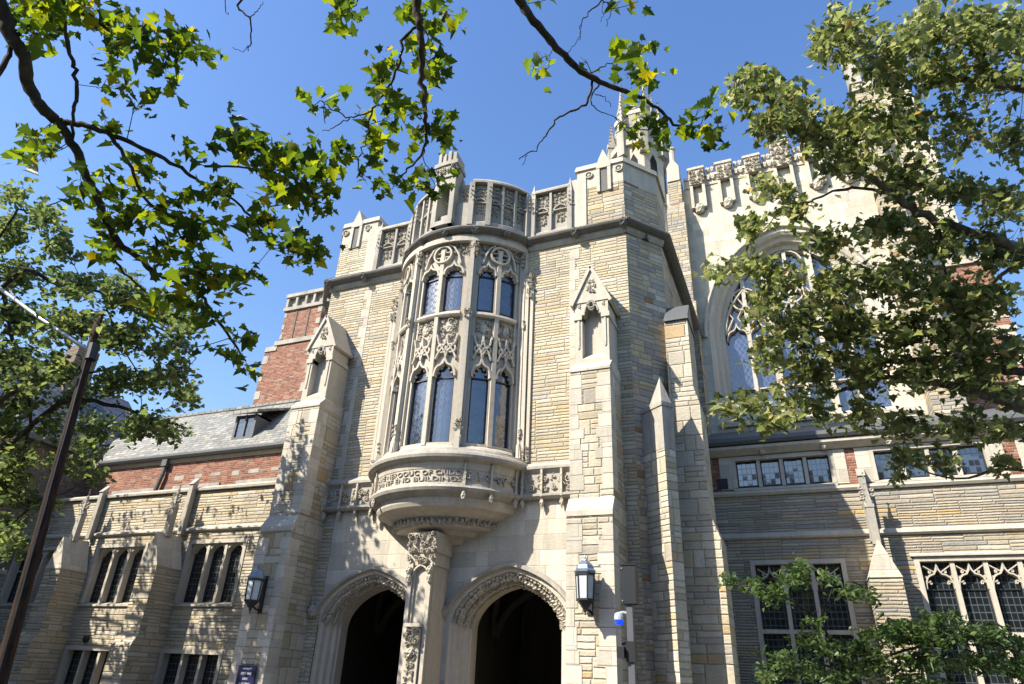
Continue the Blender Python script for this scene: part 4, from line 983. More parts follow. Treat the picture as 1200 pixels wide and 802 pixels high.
sw = MB(); sw.box(6.2, 7.4, 10.2, 30, 8, 24.0); sw.box(15.0, 16.2, 10.2, 30, 8, 24.0); sw.build('side_wall', BLOCK, H)
hrf = MB(); hrf.add([(6.8, 9.5, 24.2), (15.6, 9.5, 24.2), (15.6, 30, 24.2), (6.8, 30, 24.2), (11.2, 9.5, 24.3), (11.2, 30, 24.3)], [(0, 1, 4), (0, 4, 5, 3), (1, 2, 5, 4)]); hrf.build('roof', LEAD, H)

# brick block to the right of the hall
K = thing('brick_block', 'red brick block with pale quoins beyond the hall, half hidden by leaves', 'building', (19, 14, 0))
kb = MB(); kb.box(16.25, 18.6, 9.6, 16, 8, 17.6); kbo = kb.build('wall', BRICK, K)
kw = bpy.data.objects[kbo.name]
for z in range(10, 17): blk(kw, 'quoin', LIME, 18.62-.5-.1*(z % 2), 18.63, 9.57, 9.9, z, z+.5); blk(kw, 'quoin', LIME, 16.24, 16.7+.1*(z % 2), 9.57, 9.9, z+.1, z+.6)
blk(kw, 'coping', LIME, 16.2, 18.7, 9.5, 16.1, 17.6, 17.95); blk(kw, 'string_course', LIME, 16.2, 18.7, 9.52, 9.9, 14.4, 14.65)

# spirelet with a crown of pinnacles behind the tower
P = thing('crowned_turret', 'slim octagonal stair turret crowned with crocketed pinnacles behind the entrance tower', 'turret', (4.35, 12, 0))
px, py = 4.35, 12.0
oc = lambda r: [(px+r*cos(pi/8+i*pi/4), py+r*sin(pi/8+i*pi/4)) for i in range(8)]
tm = MB(); tm.prism(oc(1.55), 12, 29.5); tm.prism(oc(1.75), 29.3, 29.7); tm.prism(oc(1.2), 29.7, 32.2); tm.prism(oc(1.35), 32.0, 32.3); tm.prism(oc(1.7), 25.2, 25.5)
tsh = tm.build('shaft', LIME, P)
tl = MB()
for i in range(8):
    a = i*pi/4; S = S_plane(px+1.55*cos(pi/8)*sin(a), py-1.55*cos(pi/8)*cos(a), cos(a), sin(a))
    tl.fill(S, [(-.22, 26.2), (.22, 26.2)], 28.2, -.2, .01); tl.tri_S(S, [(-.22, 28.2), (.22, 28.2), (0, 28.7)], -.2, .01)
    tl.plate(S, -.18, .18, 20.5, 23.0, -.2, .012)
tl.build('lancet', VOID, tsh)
tp = MB()
for i in range(8):
    a = pi/8+i*pi/4; pinnacle(tp, px+1.55*cos(a), py+1.55*sin(a), 28.6, 33.0 if i % 2 else 32.2, .24, a, 6, .42)
    a = i*pi/4; pinnacle(tp, px+1.0*cos(a), py+1.0*sin(a), 31.0, 35.2 if i % 2 else 34.4, .21, a, 7, .4)
    tp.tube([(px+1.5*cos(a+pi/8), py+1.5*sin(a+pi/8), 30.0), (px+1.25*cos(a+pi/8), py+1.25*sin(a+pi/8), 31.2), (px+1.0*cos(a), py+1.0*sin(a), 31.8)], .10, 5)
tp.build('pinnacle_crown', LIMEW, tsh)

# tall tower at the far right behind the leaves
B = thing('bell_tower', 'tall pale stone bell tower rising beyond the hall behind tree leaves', 'tower', (20, 20, 0))
bt = MB(); bt.box(16.4, 18.9, 13.5, 16.5, 8, 32.5); bt.build('shaft', BLOCK, B)
for x in (16.4, 18.25): be = MB(); be.box(x-.1, x+.75, 13.0, 13.6, 8, 29.0); be.prof_x([(13.6, 29), (13.0, 29), (13.45, 31.0), (13.6, 31.0)], x-.06, x+.71); be.build('buttress', LIME, B)
for x in (16.5, 18.8): be = MB(); pinnacle(be, x, 13.6, 32.5, 36.5, .32, 0, 6, .4); be.build('pinnacle', LIMEW, B)
be = MB(); be.plate(S_plane(0, 13.5), 16.3, 19.0, 32.0, 32.6, -.4, .15); be.build('parapet', LIME, B)
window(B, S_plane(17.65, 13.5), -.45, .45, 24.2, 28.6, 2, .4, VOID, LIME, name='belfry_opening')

# ================================================================== small things on the front
def lantern(x, label):
    o = thing('wall_lantern', label, 'lantern', (x, -1.5, 3.8), 'hexagonal wall lanterns')
    y = -1.92; zc = 3.83
    m_ = MB(); hexr = lambda r: [(r, 0)]
    m_.lathe(x, y, [(.245, 4.10), (.27, 4.12), (.27, 4.16), (.23, 4.2), (.20, 4.28), (.13, 4.36), (.06, 4.40), (.05, 4.43), (.025, 4.44), (.035, 4.47), (.01, 4.53)], 6)
    m_.build('cap', ZINC, o)
    f_ = MB()
    for i in range(6):
        a = i*pi/3; f_.tube([(x+.20*cos(a), y+.20*sin(a), 3.5), (x+.235*cos(a), y+.235*sin(a), 4.11)], .018, 5)
    f_.lathe(x, y, [(.23, 3.48), (.23, 3.52), (.20, 3.53)], 6); f_.lathe(x, y, [(.25, 4.05), (.25, 4.10), (.2, 4.11)], 6)
    f_.lathe(x, y, [(.20, 3.48), (.13, 3.40), (.09, 3.33), (.05, 3.31), (.05, 3.27), (.02, 3.22), (.03, 3.2), (.005, 3.16)], 6)
    f_.tube([(x, -1.5, 3.30), (x, -1.7, 3.30), (x, y, 3.40)], .03, 6); f_.tube([(x, -1.5, 4.15), (x, -1.75, 4.2), (x, y, 4.2)], .025, 6); f_.box(x-.07, x+.07, -1.53, -1.5, 3.2, 4.25)
    f_.build('frame', IRON, o)
    for i in range(6):
        a, b = i*pi/3, (i+1)*pi/3; p = MB(); p.add([(x+.195*cos(a), y+.195*sin(a), 3.53), (x+.195*cos(b), y+.195*sin(b), 3.53), (x+.225*cos(b), y+.225*sin(b), 4.05), (x+.225*cos(a), y+.225*sin(a), 4.05)], [(0, 1, 2, 3)]); p.build('pane', FROST, o)
lantern(5.02, 'hexagonal metal lantern in full sun on the buttress beside the camera pole')
lantern(-5.02, 'hexagonal metal lantern in dappled leaf shade above the navy sign')

sg = thing('building_sign', 'small navy sign with white lettering on the buttress below the shaded lantern', 'sign', (-5.0, -1.5, 1.4))
m_ = MB(); m_.box(-5.30, -4.66, -1.60, -1.56, 1.0, 1.83); m_.build('board', NAVY, sg)
m_ = MB(); m_.box(-5.05, -4.9, -1.56, -1.5, 1.1, 1.7); m_.build('bracket', IRON, sg)
m_ = MB()
for s, z, sz in (('UNIVERSITY', 1.73, .062), ('STERLING', 1.60, .085), ('LAW', 1.47, .085), ('BUILDING', 1.34, .085)):
    vs, fs = lettering(s, sz); x1 = max(v[0] for v in vs); solid_text(m_, S_plane(-4.98, -1.60), [(a-x1/2, z+b) for a, b in vs], fs, -.002, .004)
m_.build('sign_lettering', WHITE, sg)

cp_ = thing('camera_pole', 'grey pole with a dark cabinet and a camera with a blue light', 'camera pole', (6.1, -2, 0))
m_ = MB(); m_.box(6.03, 6.17, -2.06, -1.92, 0, 3.42); m_.box(5.95, 6.25, -2.14, -1.84, 0, .03); m_.build('pole', GREYP, cp_)
m_ = MB(); m_.box(5.95, 6.28, -2.12, -1.80, 3.40, 4.24); m_.prof_x([(-2.14, 4.24), (-1.78, 4.24), (-1.78, 4.26), (-1.95, 4.3), (-2.14, 4.26)], 5.94, 6.29); bx = m_.build('cabinet', BOXM, cp_)
m_ = MB()
for z in (3.46, 4.17): m_.lathe(0, 0, [(.015, 0), (.015, .02)], 6); m_.v[-12:] = [(5.97+a, -2.12-c, z+b) for a, b, c in m_.v[-12:]]
m_.build('bolt', STEEL, bx)
m_ = MB(); m_.tube([(6.05, -2.0, 3.20), (5.95, -2.02, 3.22), (5.87, -2.05, 3.20)], .035, 8); m_.lathe(5.86, -2.06, [(.04, 3.22), (.10, 3.19), (.115, 3.12), (.115, 3.06), (.09, 3.05)], 12); cw = m_.build('camera', PLAST, cp_)
m_ = MB(); m_.lathe(5.86, -2.06, [(.09, 3.05), (.085, 3.0), (.06, 2.965), (.02, 2.95)], 12); m_.build('blue_lamp', BLUEL, cw)
m_ = MB(); m_.tube([(6.1, -1.99, 2.55), (6.0, -2.06, 2.6), (5.9, -2.1, 2.58)], .05, 8); m_.box(5.82, 5.98, -2.2, -2.0, 2.28, 2.5); m_.box(6.0, 6.2, -2.1, -1.9, 2.2, 2.62); m_.build('bracket_camera', IRON, cp_)

# ================================================================== utility pole
pt, pb = atY(118, 366, -8.0), atY(6, 775, -8.0)
dirn = (pt-pb)/(pt[2]-pb[2]); base = pb-dirn*pb[2]
UP = thing('utility_pole', 'leaning dark wooden utility pole with a grey metal lamp arm', 'utility pole', tuple(base))
m_ = MB(); zz = np.linspace(0, pt[2], 14); m_.tube([base+dirn*z for z in zz], [.155-.065*z/pt[2] for z in zz], 12); m_.build('pole', WOODP, UP, smooth=True)
a1, a2 = atY(108, 414, -8.0), atY(-30, 316, -8.6)
m_ = MB(); m_.tube([a1, a1*.6+a2*.4+np.array([0, 0, -.05]), a2], .055, 8); m_.v = m_.v; ar = m_.build('lamp_arm', STEEL, UP, smooth=True)
off = np.array([.09, -.12, 0])
m_ = MB(); m_.tube([base+dirn*z+off*(1-.4*z/pt[2])+np.array([.008*sin(z*3), 0, 0]) for z in np.linspace(.1, pt[2]-1.2, 16)], .018, 6); m_.build('cable', IRON, UP)
for z in (2.6, 3.4, 4.3, 5.1, 6.0): m_ = MB(); m_.tube([base+dirn*z+np.array([-.10, -.06, 0]), base+dirn*z+np.array([-.24, -.14, .01])], .012, 5); m_.build('climbing_step', IRON, UP)
m_ = MB(); m_.tube([a1-dirn*.2, a1+dirn*.25], .135, 10); m_.build('collar', IRON, UP)
m_ = MB(); m_.tube([a2, a2+(a2-a1)*.12, a2+(a2-a1)*.35+np.array([0, 0, -.05])], [.06, .12, .08], 8); m_.build('lamp_head', STEEL, UP)

# ================================================================== trees
RNG = np.random.default_rng(11)
MAPLE = np.array([(0, -.12), (.16, .02), (.46, .02), (.36, .24), (.52, .44), (.26, .48), (.22, .62), (0, .98)])
def leaf_template(kind):
    if kind == 'maple':
        R_ = [(x, y) for x, y in MAPLE]; Lf = [(-x, y) for x, y in MAPLE[::-1][1:-1]]
        vs = [(x, y, .28*abs(x)-.18*y*y) for x, y in R_]+[(x, y, .28*abs(x)-.18*y*y) for x, y in Lf]
        n = len(R_); k = len(vs)
        return np.array(vs)-np.array([0, .35, 0]), [tuple(range(n)), tuple([n-1]+list(range(n, k))+[0])]
    if kind == 'small':
        vs = [(0, -.1, 0), (.42, .1, .1), (.38, .55, .08), (0, 1, -.12), (-.38, .55, .08), (-.42, .1, .1)]
        return np.array(vs)-np.array([0, .4, 0]), [(0, 1, 2, 3), (0, 3, 4, 5)]
    vs = [(0, 0, 0), (.24, .22, .07), (.25, .55, .05), (0, 1, -.15), (-.25, .55, .05), (-.24, .22, .07)]
    return np.array(vs)-np.array([0, .45, 0]), [(0, 1, 2, 3), (0, 3, 4, 5)]
def leaves(name, pts, size, kind, mat, parent, tilt=.9, droop=.3, smin=.6, smax=1.25):
    V, Fc = leaf_template(kind); N = len(pts); k = len(V); pts = np.array(pts)
    yaw = RNG.uniform(0, 2*pi, N); sc = size*RNG.uniform(smin, smax, N)
    nrm = np.stack([RNG.normal(0, tilt*.55, N), RNG.normal(0, tilt*.55, N), np.ones(N)], 1); nrm /= np.linalg.norm(nrm, axis=1)[:, None]
    t = np.stack([np.cos(yaw), np.sin(yaw), -droop*np.ones(N)+RNG.normal(0, .35, N)], 1); t -= nrm*(t*nrm).sum(1)[:, None]; t /= np.linalg.norm(t, axis=1)[:, None]
    s_ = np.cross(t, nrm)
    wx = RNG.uniform(.62, 1.12, N)[:, None]; cz = RNG.uniform(-.4, 2.6, N)[:, None]; tw_ = RNG.normal(0, .25, N)[:, None]; bn = RNG.normal(0, .18, N)[:, None]
    vx, vy, vz = V[None, :, 0]*wx, V[None, :, 1]+0*wx, V[None, :, 2]*cz
    vz = vz+tw_*vx*vy*2; vx = vx+bn*vy*vy
    P_ = pts[:, None, :]+sc[:, None, None]*(vx[:, :, None]*s_[:, None, :]+vy[:, :, None]*t[:, None, :]+vz[:, :, None]*nrm[:, None, :])
    verts = P_.reshape(-1, 3); me = bpy.data.meshes.new(name)
    fl = []; ls = []; lt = []
    base_ = np.concatenate([np.array(f) for f in Fc]); lens = [len(f) for f in Fc]
    li = (np.arange(N)[:, None]*k+base_[None, :]).ravel()
    tot = np.tile(lens, N); st = np.concatenate([[0], np.cumsum(tot)[:-1]])
    me.vertices.add(len(verts)); me.vertices.foreach_set('co', verts.ravel()); me.loops.add(len(li)); me.loops.foreach_set('vertex_index', li.astype(np.int32))
    me.polygons.add(len(tot)); me.polygons.foreach_set('loop_start', st.astype(np.int32)); me.polygons.foreach_set('loop_total', tot.astype(np.int32))
    me.update(calc_edges=True); me.validate()
    uvl = me.uv_layers.new(name='UVMap'); ids = np.repeat(RNG.uniform(0, 1, N), len(base_)); uv = np.stack([ids, ids*0], 1); uvl.data.foreach_set('uv', uv.ravel())
    me.materials.append(mat); ob = bpy.data.objects.new(name, me); C.objects.link(ob); ob.parent = parent; ob.matrix_parent_inverse = Matrix.Translation(-Vector(WL[parent.name])); WL[ob.name] = (0, 0, 0); return ob
def smooth_path(P, n=4):
    P = [np.array(p, float) for p in P]; out = []
    for i in range(len(P)-1):
        a, b, c, d = P[max(i-1, 0)], P[i], P[i+1], P[min(i+2, len(P)-1)]
        for q in range(n):
            t = q/n; out.append(.5*((2*b)+(c-a)*t+(2*a-5*b+4*c-d)*t*t+(3*b-a-3*c+d)*t**3))
    return out+[P[-1]]
def make_tree(root, limbs, clusters, d0, size, kind, mat, barkmat, dens=1.0, spread=.35, twig=.012, wig=.02, leafname='crown', bend=1.0, subtw=7, extra=()):
    """limbs: (list of (px,py,d) or world points, r0, r1); clusters: (px,py,rx,ry,count[,d])"""
    mb = MB(); nodes = []
    for pts, r0, r1 in limbs:
        W_ = [np.array(p) if isinstance(p, np.ndarray) else at(*p) for p in pts]
        W_ = smooth_path(W_, 5); n = len(W_)
        jit = [W_[i]+(RNG.normal(0, wig, 3) if 0 < i < n-1 else 0) for i in range(n)]
        rr = [max(.003, (r0+(r1-r0)*i/(n-1))*RNG.uniform(.9, 1.12)) for i in range(n)]
        mb.tube(jit, rr, 8 if r0 > .04 else 5); nodes += jit
    nodes = np.array(nodes); tw = MB(); L_ = []
    for cl in clusters:
        cx, cy, rx, ry, cnt = cl[:5]; d = cl[5] if len(cl) > 5 else d0; cnt = int(cnt*dens)
        c = at(cx, cy, d); k = d/FPX
        near = nodes[np.argmin(((nodes-c)**2).sum(1))]
        sub = []
        ns = max(2, int(cnt/subtw))
        if np.linalg.norm(near-c) > .12:
            mid = (near+c)/2+RNG.normal(0, .06, 3)*np.linalg.norm(near-c); pth = smooth_path([near, mid, c], 4); tw.tube(pth, np.linspace(twig, twig*.6, len(pth)), 4)
        else: pth = [c]
        for i in range(ns):
            o = pth[int(RNG.integers(len(pth)//2, len(pth)))]
            g = RNG.normal(0, .55, 2).clip(-1.1, 1.1)
            e = at(cx+g[0]*rx, cy+g[1]*ry, d+RNG.normal(0, spread))
            mid = (o+e)/2+np.array([0, 0, .06*np.linalg.norm(e-o)])+RNG.normal(0, .05, 3)*np.linalg.norm(e-o)
            pt_ = smooth_path([o, mid, e], 3); tw.tube(pt_, np.linspace(twig*.6, twig*.25, len(pt_)), 4); sub.append(pt_)
        for i in range(cnt):
            q = sub[int(RNG.integers(len(sub)))]; t = RNG.uniform(.25, 1.0)**.7; j = min(len(q)-1, int(t*len(q)))
            L_.append(q[j]+RNG.normal(0, size*.55, 3))
    for (cx, cy, cz, rx, ry, rz, cnt) in extra:
        c = np.array([cx, cy, cz]); near = nodes[np.argmin(((nodes-c)**2).sum(1))]
        tw.tube(smooth_path([near, (near+c)/2+np.array([0, 0, .4]), c], 4), np.linspace(.07, .03, 9), 6)
        for i in range(cnt//12):
            g = RNG.normal(0, .5, 3).clip(-1, 1); e = c+g*np.array([rx, ry, rz]); tw.tube([c, (c+e)/2+np.array([0, 0, .15]), e], [.02, .012, .005], 4)
            for q in range(12): L_.append(e+RNG.normal(0, .38, 3))
    br = mb.build('limb', barkmat, root, smooth=True); tw.build('twig', barkmat, br); leaves(leafname, L_, size, kind, mat, root, tilt=1.35, droop=.5, smin=.5, smax=1.35)

# ---- overhanging plane tree, upper left and centre
TA = thing('plane_tree', 'overhanging tree with big lobed leaves and dark bending boughs against open sky', 'tree', (3.0, -21.0, 0))
trunk = [np.array([3.0, -21.0, 0]), np.array([3.1, -20.9, 2.5]), np.array([3.4, -20.6, 5.0]), np.array([3.8, -20.0, 8.0]), np.array([4.2, -19.4, 11.5])]
m_ = MB(); tp_ = smooth_path(trunk, 4); m_.tube(tp_, np.linspace(.36, .18, len(tp_)), 12); m_.build('trunk', BARKP, TA, smooth=True)
top = trunk[3]; top2 = trunk[4]
D_ = 6.4
limbsA = [
 ([top, (-150, -160, 5.4), (-40, -70, 6.0), (0, 7, 6.2), (10, 37, 6.2), (28, 67, 6.2), (33, 100, 6.3), (50, 127, 6.3), (70, 147, 6.4), (87, 173, 6.4), (103, 210, 6.5), (117, 240, 6.5), (138, 283, 6.6), (165, 303, 6.7), (183, 322, 6.7), (225, 337, 6.8), (247, 363, 6.9), (269, 397, 6.9), (288, 423, 7.0)], .078, .010),
 ([(62, 139, 6.36), (80, 144, 6.4), (110, 150, 6.4), (147, 165, 6.5), (180, 180, 6.5), (213, 197, 6.6), (240, 217, 6.6), (277, 237, 6.7), (300, 262, 6.8), (318, 290, 6.8)], .032, .008),
 ([(130, 160, 6.4), (150, 190, 6.4), (165, 225, 6.4), (195, 255, 6.4), (215, 280, 6.4)], .022, .008),
 ([(20, -60, 5.9), (68, 0, 6.1), (80, 57, 6.2), (88, 83, 6.3), (90, 113, 6.3), (86, 135, 6.35), (84, 168, 6.4)], .022, .016),
 ([(-40, 130, 6.1), (0, 85, 6.1), (12, 60, 6.2), (22, 38, 6.2), (38, 28, 6.2)], .03, .015),
 ([(20, -60, 5.9), (75, 2, 6.2), (100, 17, 6.2), (127, 35, 6.3), (150, 40, 6.3), (187, 53, 6.4), (225, 60, 6.4)], .024, .006),
 ([(138, 283, 6.6), (135, 305, 6.7), (150, 325, 6.7), (180, 350, 6.8)], .02, .006),
 ([(240, 195, 6.6), (290, 197, 6.6), (330, 205, 6.6), (365, 215, 6.6)], .014, .004),
 ([top2, (560, -330, 4.6), (510, -90, 5.6), (488, 0, 6.0), (491, 24, 6.0), (494, 54, 6.0), (494, 90, 6.1), (498, 126, 6.1), (500, 150, 6.2), (497, 174, 6.2), (479, 198, 6.2), (464, 213, 6.2)], .05, .005),
 ([(490, 30, 6.0), (473, 45, 6.0), (470, 66, 6.0), (458, 96, 6.1), (437, 129, 6.1), (432, 150, 6.2), (429, 168, 6.2), (420, 186, 6.2), (422, 207, 6.2)], .016, .005),
 ([(437, 129, 6.1), (410, 139, 6.1), (386, 126, 6.1), (375, 118, 6.1)], .009, .004), ([(410, 139, 6.1), (390, 150, 6.1), (378, 154, 6.1)], .006, .003),
 ([(497, 174, 6.2), (497, 190, 6.2), (506, 210, 6.2)], .006, .003),
 ([(380, -90, 5.6), (283, 0, 6.2), (293, 20, 6.2), (294, 45, 6.2), (291, 60, 6.2)], .014, .004), ([(262, -10, 6.2), (264, 8, 6.2), (267, 18, 6.2)], .006, .003), ([(293, 20, 6.2), (302, 14, 6.2), (308, 2, 6.2)], .005, .003), ([(294, 50, 6.2), (284, 60, 6.2), (272, 56, 6.2)], .004, .002),
 ([top2, (600, -250, 5.0), (596, -60, 5.8), (610, 0, 6.2), (622, 20, 6.2), (646, 48, 6.3), (665, 70, 6.3), (692, 91, 6.4), (720, 104, 6.4), (750, 114, 6.5), (770, 128, 6.5), (795, 148, 6.6), (815, 150, 6.6), (832, 158, 6.6)], .055, .005),
 ([(694, 95, 6.4), (688, 120, 6.4), (670, 130, 6.4), (652, 141, 6.4), (640, 158, 6.4), (628, 175, 6.4), (608, 187, 6.4)], .014, .004), ([(618, 182, 6.4), (612, 194, 6.4)], .004, .002),
 ([(702, 100, 6.4), (692, 117, 6.4), (700, 128, 6.4), (720, 137, 6.4)], .009, .003), ([(697, 110, 6.4), (712, 117, 6.4), (716, 126, 6.4)], .005, .002),
 ([(690, 88, 6.4), (702, 80, 6.4), (720, 74, 6.4), (742, 72, 6.4)], .007, .004), ([(648, 55, 6.3), (643, 75, 6.3), (637, 86, 6.3)], .004, .003),
 ([(760, -70, 5.8), (705, 0, 6.2), (690, 15, 6.2), (681, 28, 6.2), (678, 45, 6.2), (665, 62, 6.2)], .009, .003), ([(705, 0, 6.2), (716, 10, 6.2), (714, 22, 6.2), (711, 31, 6.2)], .006, .002), ([(707, 2, 6.2), (707, 14, 6.2), (704, 26, 6.2)], .004, .002), ([(681, 28, 6.2), (680, 40, 6.2), (680, 47, 6.2)], .003, .002),
 ([(450, -60, 5.8), (420, 0, 6.2), (405, 15, 6.2), (385, 30, 6.2)], .008, .003),
]
clA = [(30, 12, 45, 18, 70), (55, 42, 40, 18, 45), (85, 15, 25, 18, 30), (100, -10, 60, 20, 50), (145, 28, 22, 20, 34), (165, 48, 28, 22, 38), (205, 50, 30, 18, 42), (235, 62, 16, 14, 20), (130, 70, 18, 14, 16), (190, 82, 22, 14, 22), (140, 104, 18, 14, 16), (158, 120, 14, 8, 10), (203, 114, 4, 6, 3), (112, 33, 8, 8, 4),
 (35, 170, 18, 18, 22), (60, 180, 14, 16, 16), (30, 196, 12, 10, 12), (125, 152, 18, 10, 14), (170, 200, 25, 16, 24), (145, 215, 20, 16, 18), (95, 225, 22, 14, 26), (225, 185, 20, 14, 14), (280, 165, 26, 18, 36), (272, 135, 6, 5, 3), (305, 185, 30, 20, 46), (345, 190, 28, 22, 42), (375, 200, 18, 18, 22), (330, 230, 34, 22, 52), (370, 235, 22, 20, 30), (260, 220, 26, 18, 26), (295, 265, 34, 24, 50), (345, 290, 28, 24, 40), (375, 300, 12, 22, 16), (230, 270, 34, 22, 50), (195, 245, 28, 22, 40), (155, 255, 28, 24, 40), (125, 255, 18, 26, 28), (120, 300, 18, 16, 20), (180, 300, 28, 20, 38), (230, 320, 28, 18, 34), (265, 335, 26, 20, 32), (290, 320, 16, 16, 16), (215, 360, 26, 14, 28), (240, 375, 18, 14, 16), (285, 400, 13, 13, 13), (265, 415, 22, 12, 18), (220, 408, 10, 5, 6), (295, 440, 10, 8, 7), (180, 355, 16, 10, 14),
 (495, 8, 20, 12, 20), (520, 18, 14, 12, 14), (475, 12, 12, 10, 8), (505, 40, 14, 14, 14), (485, 66, 14, 10, 9), (505, 70, 16, 18, 18), (515, 90, 8, 10, 8), (460, 75, 12, 10, 8), (445, 85, 10, 12, 8), (438, 108, 16, 12, 16), (468, 120, 16, 12, 14), (455, 140, 18, 10, 14), (490, 132, 12, 10, 8), (513, 148, 18, 12, 18), (528, 165, 10, 14, 12), (490, 165, 14, 10, 9), (432, 155, 12, 10, 9), (440, 175, 10, 8, 6), (468, 168, 6, 8, 4), (500, 208, 14, 10, 12), (508, 225, 14, 14, 15), (460, 222, 12, 14, 12), (447, 195, 12, 8, 6), (450, 215, 14, 8, 8), (425, 208, 10, 8, 6), (405, 175, 12, 12, 10), (395, 190, 14, 12, 14), (380, 215, 14, 14, 16),
 (362, 122, 10, 8, 9), (388, 116, 10, 8, 6), (381, 145, 5, 5, 2), (400, 10, 22, 9, 22), (418, 20, 12, 6, 9), (388, 26, 6, 4, 4),
 (630, 72, 6, 6, 4), (634, 86, 6, 9, 5), (686, 70, 9, 4, 3), (735, 58, 14, 9, 10), (760, 58, 8, 10, 8), (742, 78, 14, 9, 10), (757, 96, 9, 8, 7), (735, 92, 8, 8, 4), (746, 157, 12, 8, 8), (758, 145, 12, 10, 8), (745, 172, 10, 8, 7), (778, 155, 10, 9, 9), (800, 152, 8, 6, 6), (818, 128, 10, 8, 7), (832, 122, 8, 5, 3), (828, 150, 10, 8, 8), (840, 165, 8, 6, 5), (815, 162, 4, 4, 2), (836, 172, 3, 4, 2), (852, 150, 6, 4, 2), (725, 2, 7, 3, 3), (748, 2, 7, 4, 4), (640, 0, 12, 3, 3)]
make_tree(TA, limbsA, clA, 6.4, .122, 'maple', LEAFA, BARK, 1.4, .34, .005, .008, subtw=5, extra=[(9, -22.5, 12, 3.5, 2.2, 2.5, 900), (13, -23, 11, 4, 2.5, 2.5, 1000), (17, -22, 10, 3, 2.5, 2.5, 700)])  # extra: unseen crown behind the camera, added to block sky light

# ---- plane tree at the right
tb_ = at(1480, 330, 10.5); TB = thing('plane_tree', 'broad tree with smaller pale leaves and mottled boughs before the great hall window', 'tree', (tb_[0], tb_[1], 0))
m_ = MB(); tp_ = smooth_path([np.array([tb_[0], tb_[1], 0]), np.array([tb_[0]-.1, tb_[1], 3.0]), np.array([tb_[0]-.2, tb_[1]+.1, 6.5]), np.array([tb_[0]-.2, tb_[1]+.2, 11.0]), np.array([tb_[0]-.5, tb_[1]+.3, 15.0])], 4)
m_.tube(tp_, np.linspace(.42, .12, len(tp_)), 12); m_.build('trunk', BARKP, TB, smooth=True)
J = lambda z: np.array([tb_[0]-.2, tb_[1]+.15, z])
limbsB = [
 ([J(5.2), (1300, 500, 10.5), (1199, 477, 10.5), (1134, 457, 10.6), (1064, 442, 10.7), (1038, 442, 10.7), (990, 455, 10.8), (951, 472, 10.8), (900, 480, 10.8)], .10, .012),
 ([J(5.6), (1320, 450, 10.8), (1199, 438, 11), (1160, 429, 11), (1100, 420, 11), (994, 420, 11), (942, 394, 11), (907, 355, 11), (895, 330, 11)], .09, .012),
 ([J(7.5), (1300, 330, 10.3), (1180, 285, 10.3), (1098, 258, 10.4), (1050, 232, 10.4), (986, 183, 10.5), (963, 161, 10.5), (900, 115, 10.6), (855, 90, 10.6)], .10, .01),
 ([(1050, 232, 10.4), (1001, 219, 10.5), (956, 232, 10.5), (915, 250, 10.6), (880, 285, 10.6)], .03, .006),
 ([J(9.5), (1330, 140, 11), (1199, 105, 11), (1102, 86, 11.2), (1064, 79, 11.2), (1000, 60, 11.3), (960, 50, 11.3)], .09, .01),
 ([(1199, 105, 11), (1190, 60, 11), (1140, 30, 11.2), (1080, 10, 11.4)], .03, .006),
 ([J(6.0), (1290, 560, 11), (1190, 550, 11), (1120, 560, 11), (1060, 545, 11)], .05, .006),
 ([(1098, 258, 10.4), (1110, 330, 10.6), (1125, 390, 10.8), (1132, 440, 10.8)], .02, .01),
 ([(1199, 300, 10.4), (1150, 340, 10.7), (1080, 345, 10.9), (1000, 330, 11), (950, 300, 11)], .035, .006)]
clB = [(880, 90, 24, 10, 34), (905, 108, 26, 18, 60), (870, 118, 20, 14, 40), (930, 135, 34, 26, 110), (900, 150, 26, 16, 60), (962, 160, 34, 26, 110), (1000, 40, 40, 36, 120), (965, 55, 24, 22, 50), (1040, 85, 44, 34, 130), (1085, 35, 50, 36, 150), (1145, 40, 44, 36, 150), (1190, 40, 28, 40, 90), (1100, 90, 50, 30, 120), (1165, 95, 44, 28, 100), (1010, 150, 40, 30, 120), (1060, 150, 44, 30, 130), (1130, 160, 40, 26, 70), (1185, 170, 24, 30, 60), (1000, 195, 36, 22, 80), (1060, 210, 40, 26, 110), (1120, 225, 40, 24, 90), (1175, 235, 34, 26, 90),
 (905, 225, 28, 14, 40), (880, 265, 22, 16, 40), (935, 250, 30, 14, 40), (970, 285, 36, 22, 60), (1040, 265, 40, 20, 80), (1100, 285, 46, 26, 120), (1165, 295, 40, 28, 100), (870, 315, 34, 14, 50), (835, 325, 12, 7, 12), (915, 325, 34, 20, 70), (975, 340, 40, 24, 100), (1040, 330, 44, 28, 130), (1105, 345, 44, 28, 130), (1165, 355, 40, 26, 110), (890, 365, 30, 20, 50), (940, 380, 36, 22, 80), (1000, 385, 44, 26, 120), (1070, 390, 46, 28, 140), (1135, 400, 40, 26, 110), (1185, 410, 22, 22, 60), (900, 420, 26, 18, 44), (950, 435, 36, 20, 80), (1010, 440, 40, 24, 110), (1075, 440, 44, 24, 110), (1140, 450, 40, 20, 80), (1188, 465, 16, 18, 30),
 (870, 475, 32, 12, 50), (905, 495, 34, 14, 56), (850, 485, 16, 7, 16), (955, 478, 36, 16, 56), (1015, 490, 34, 16, 50), (1065, 500, 36, 18, 60), (1125, 505, 40, 18, 70), (1180, 510, 24, 14, 36), (1060, 540, 24, 12, 24), (1050, 565, 14, 8, 10), (1110, 545, 30, 10, 24), (1175, 545, 24, 10, 24),
 (905, 345, 30, 16, 24), (915, 400, 30, 18, 24), (945, 410, 30, 16, 20), (930, 465, 30, 12, 20), (985, 365, 30, 16, 24), (1150, 430, 40, 24, 60), (1130, 370, 40, 26, 70)]
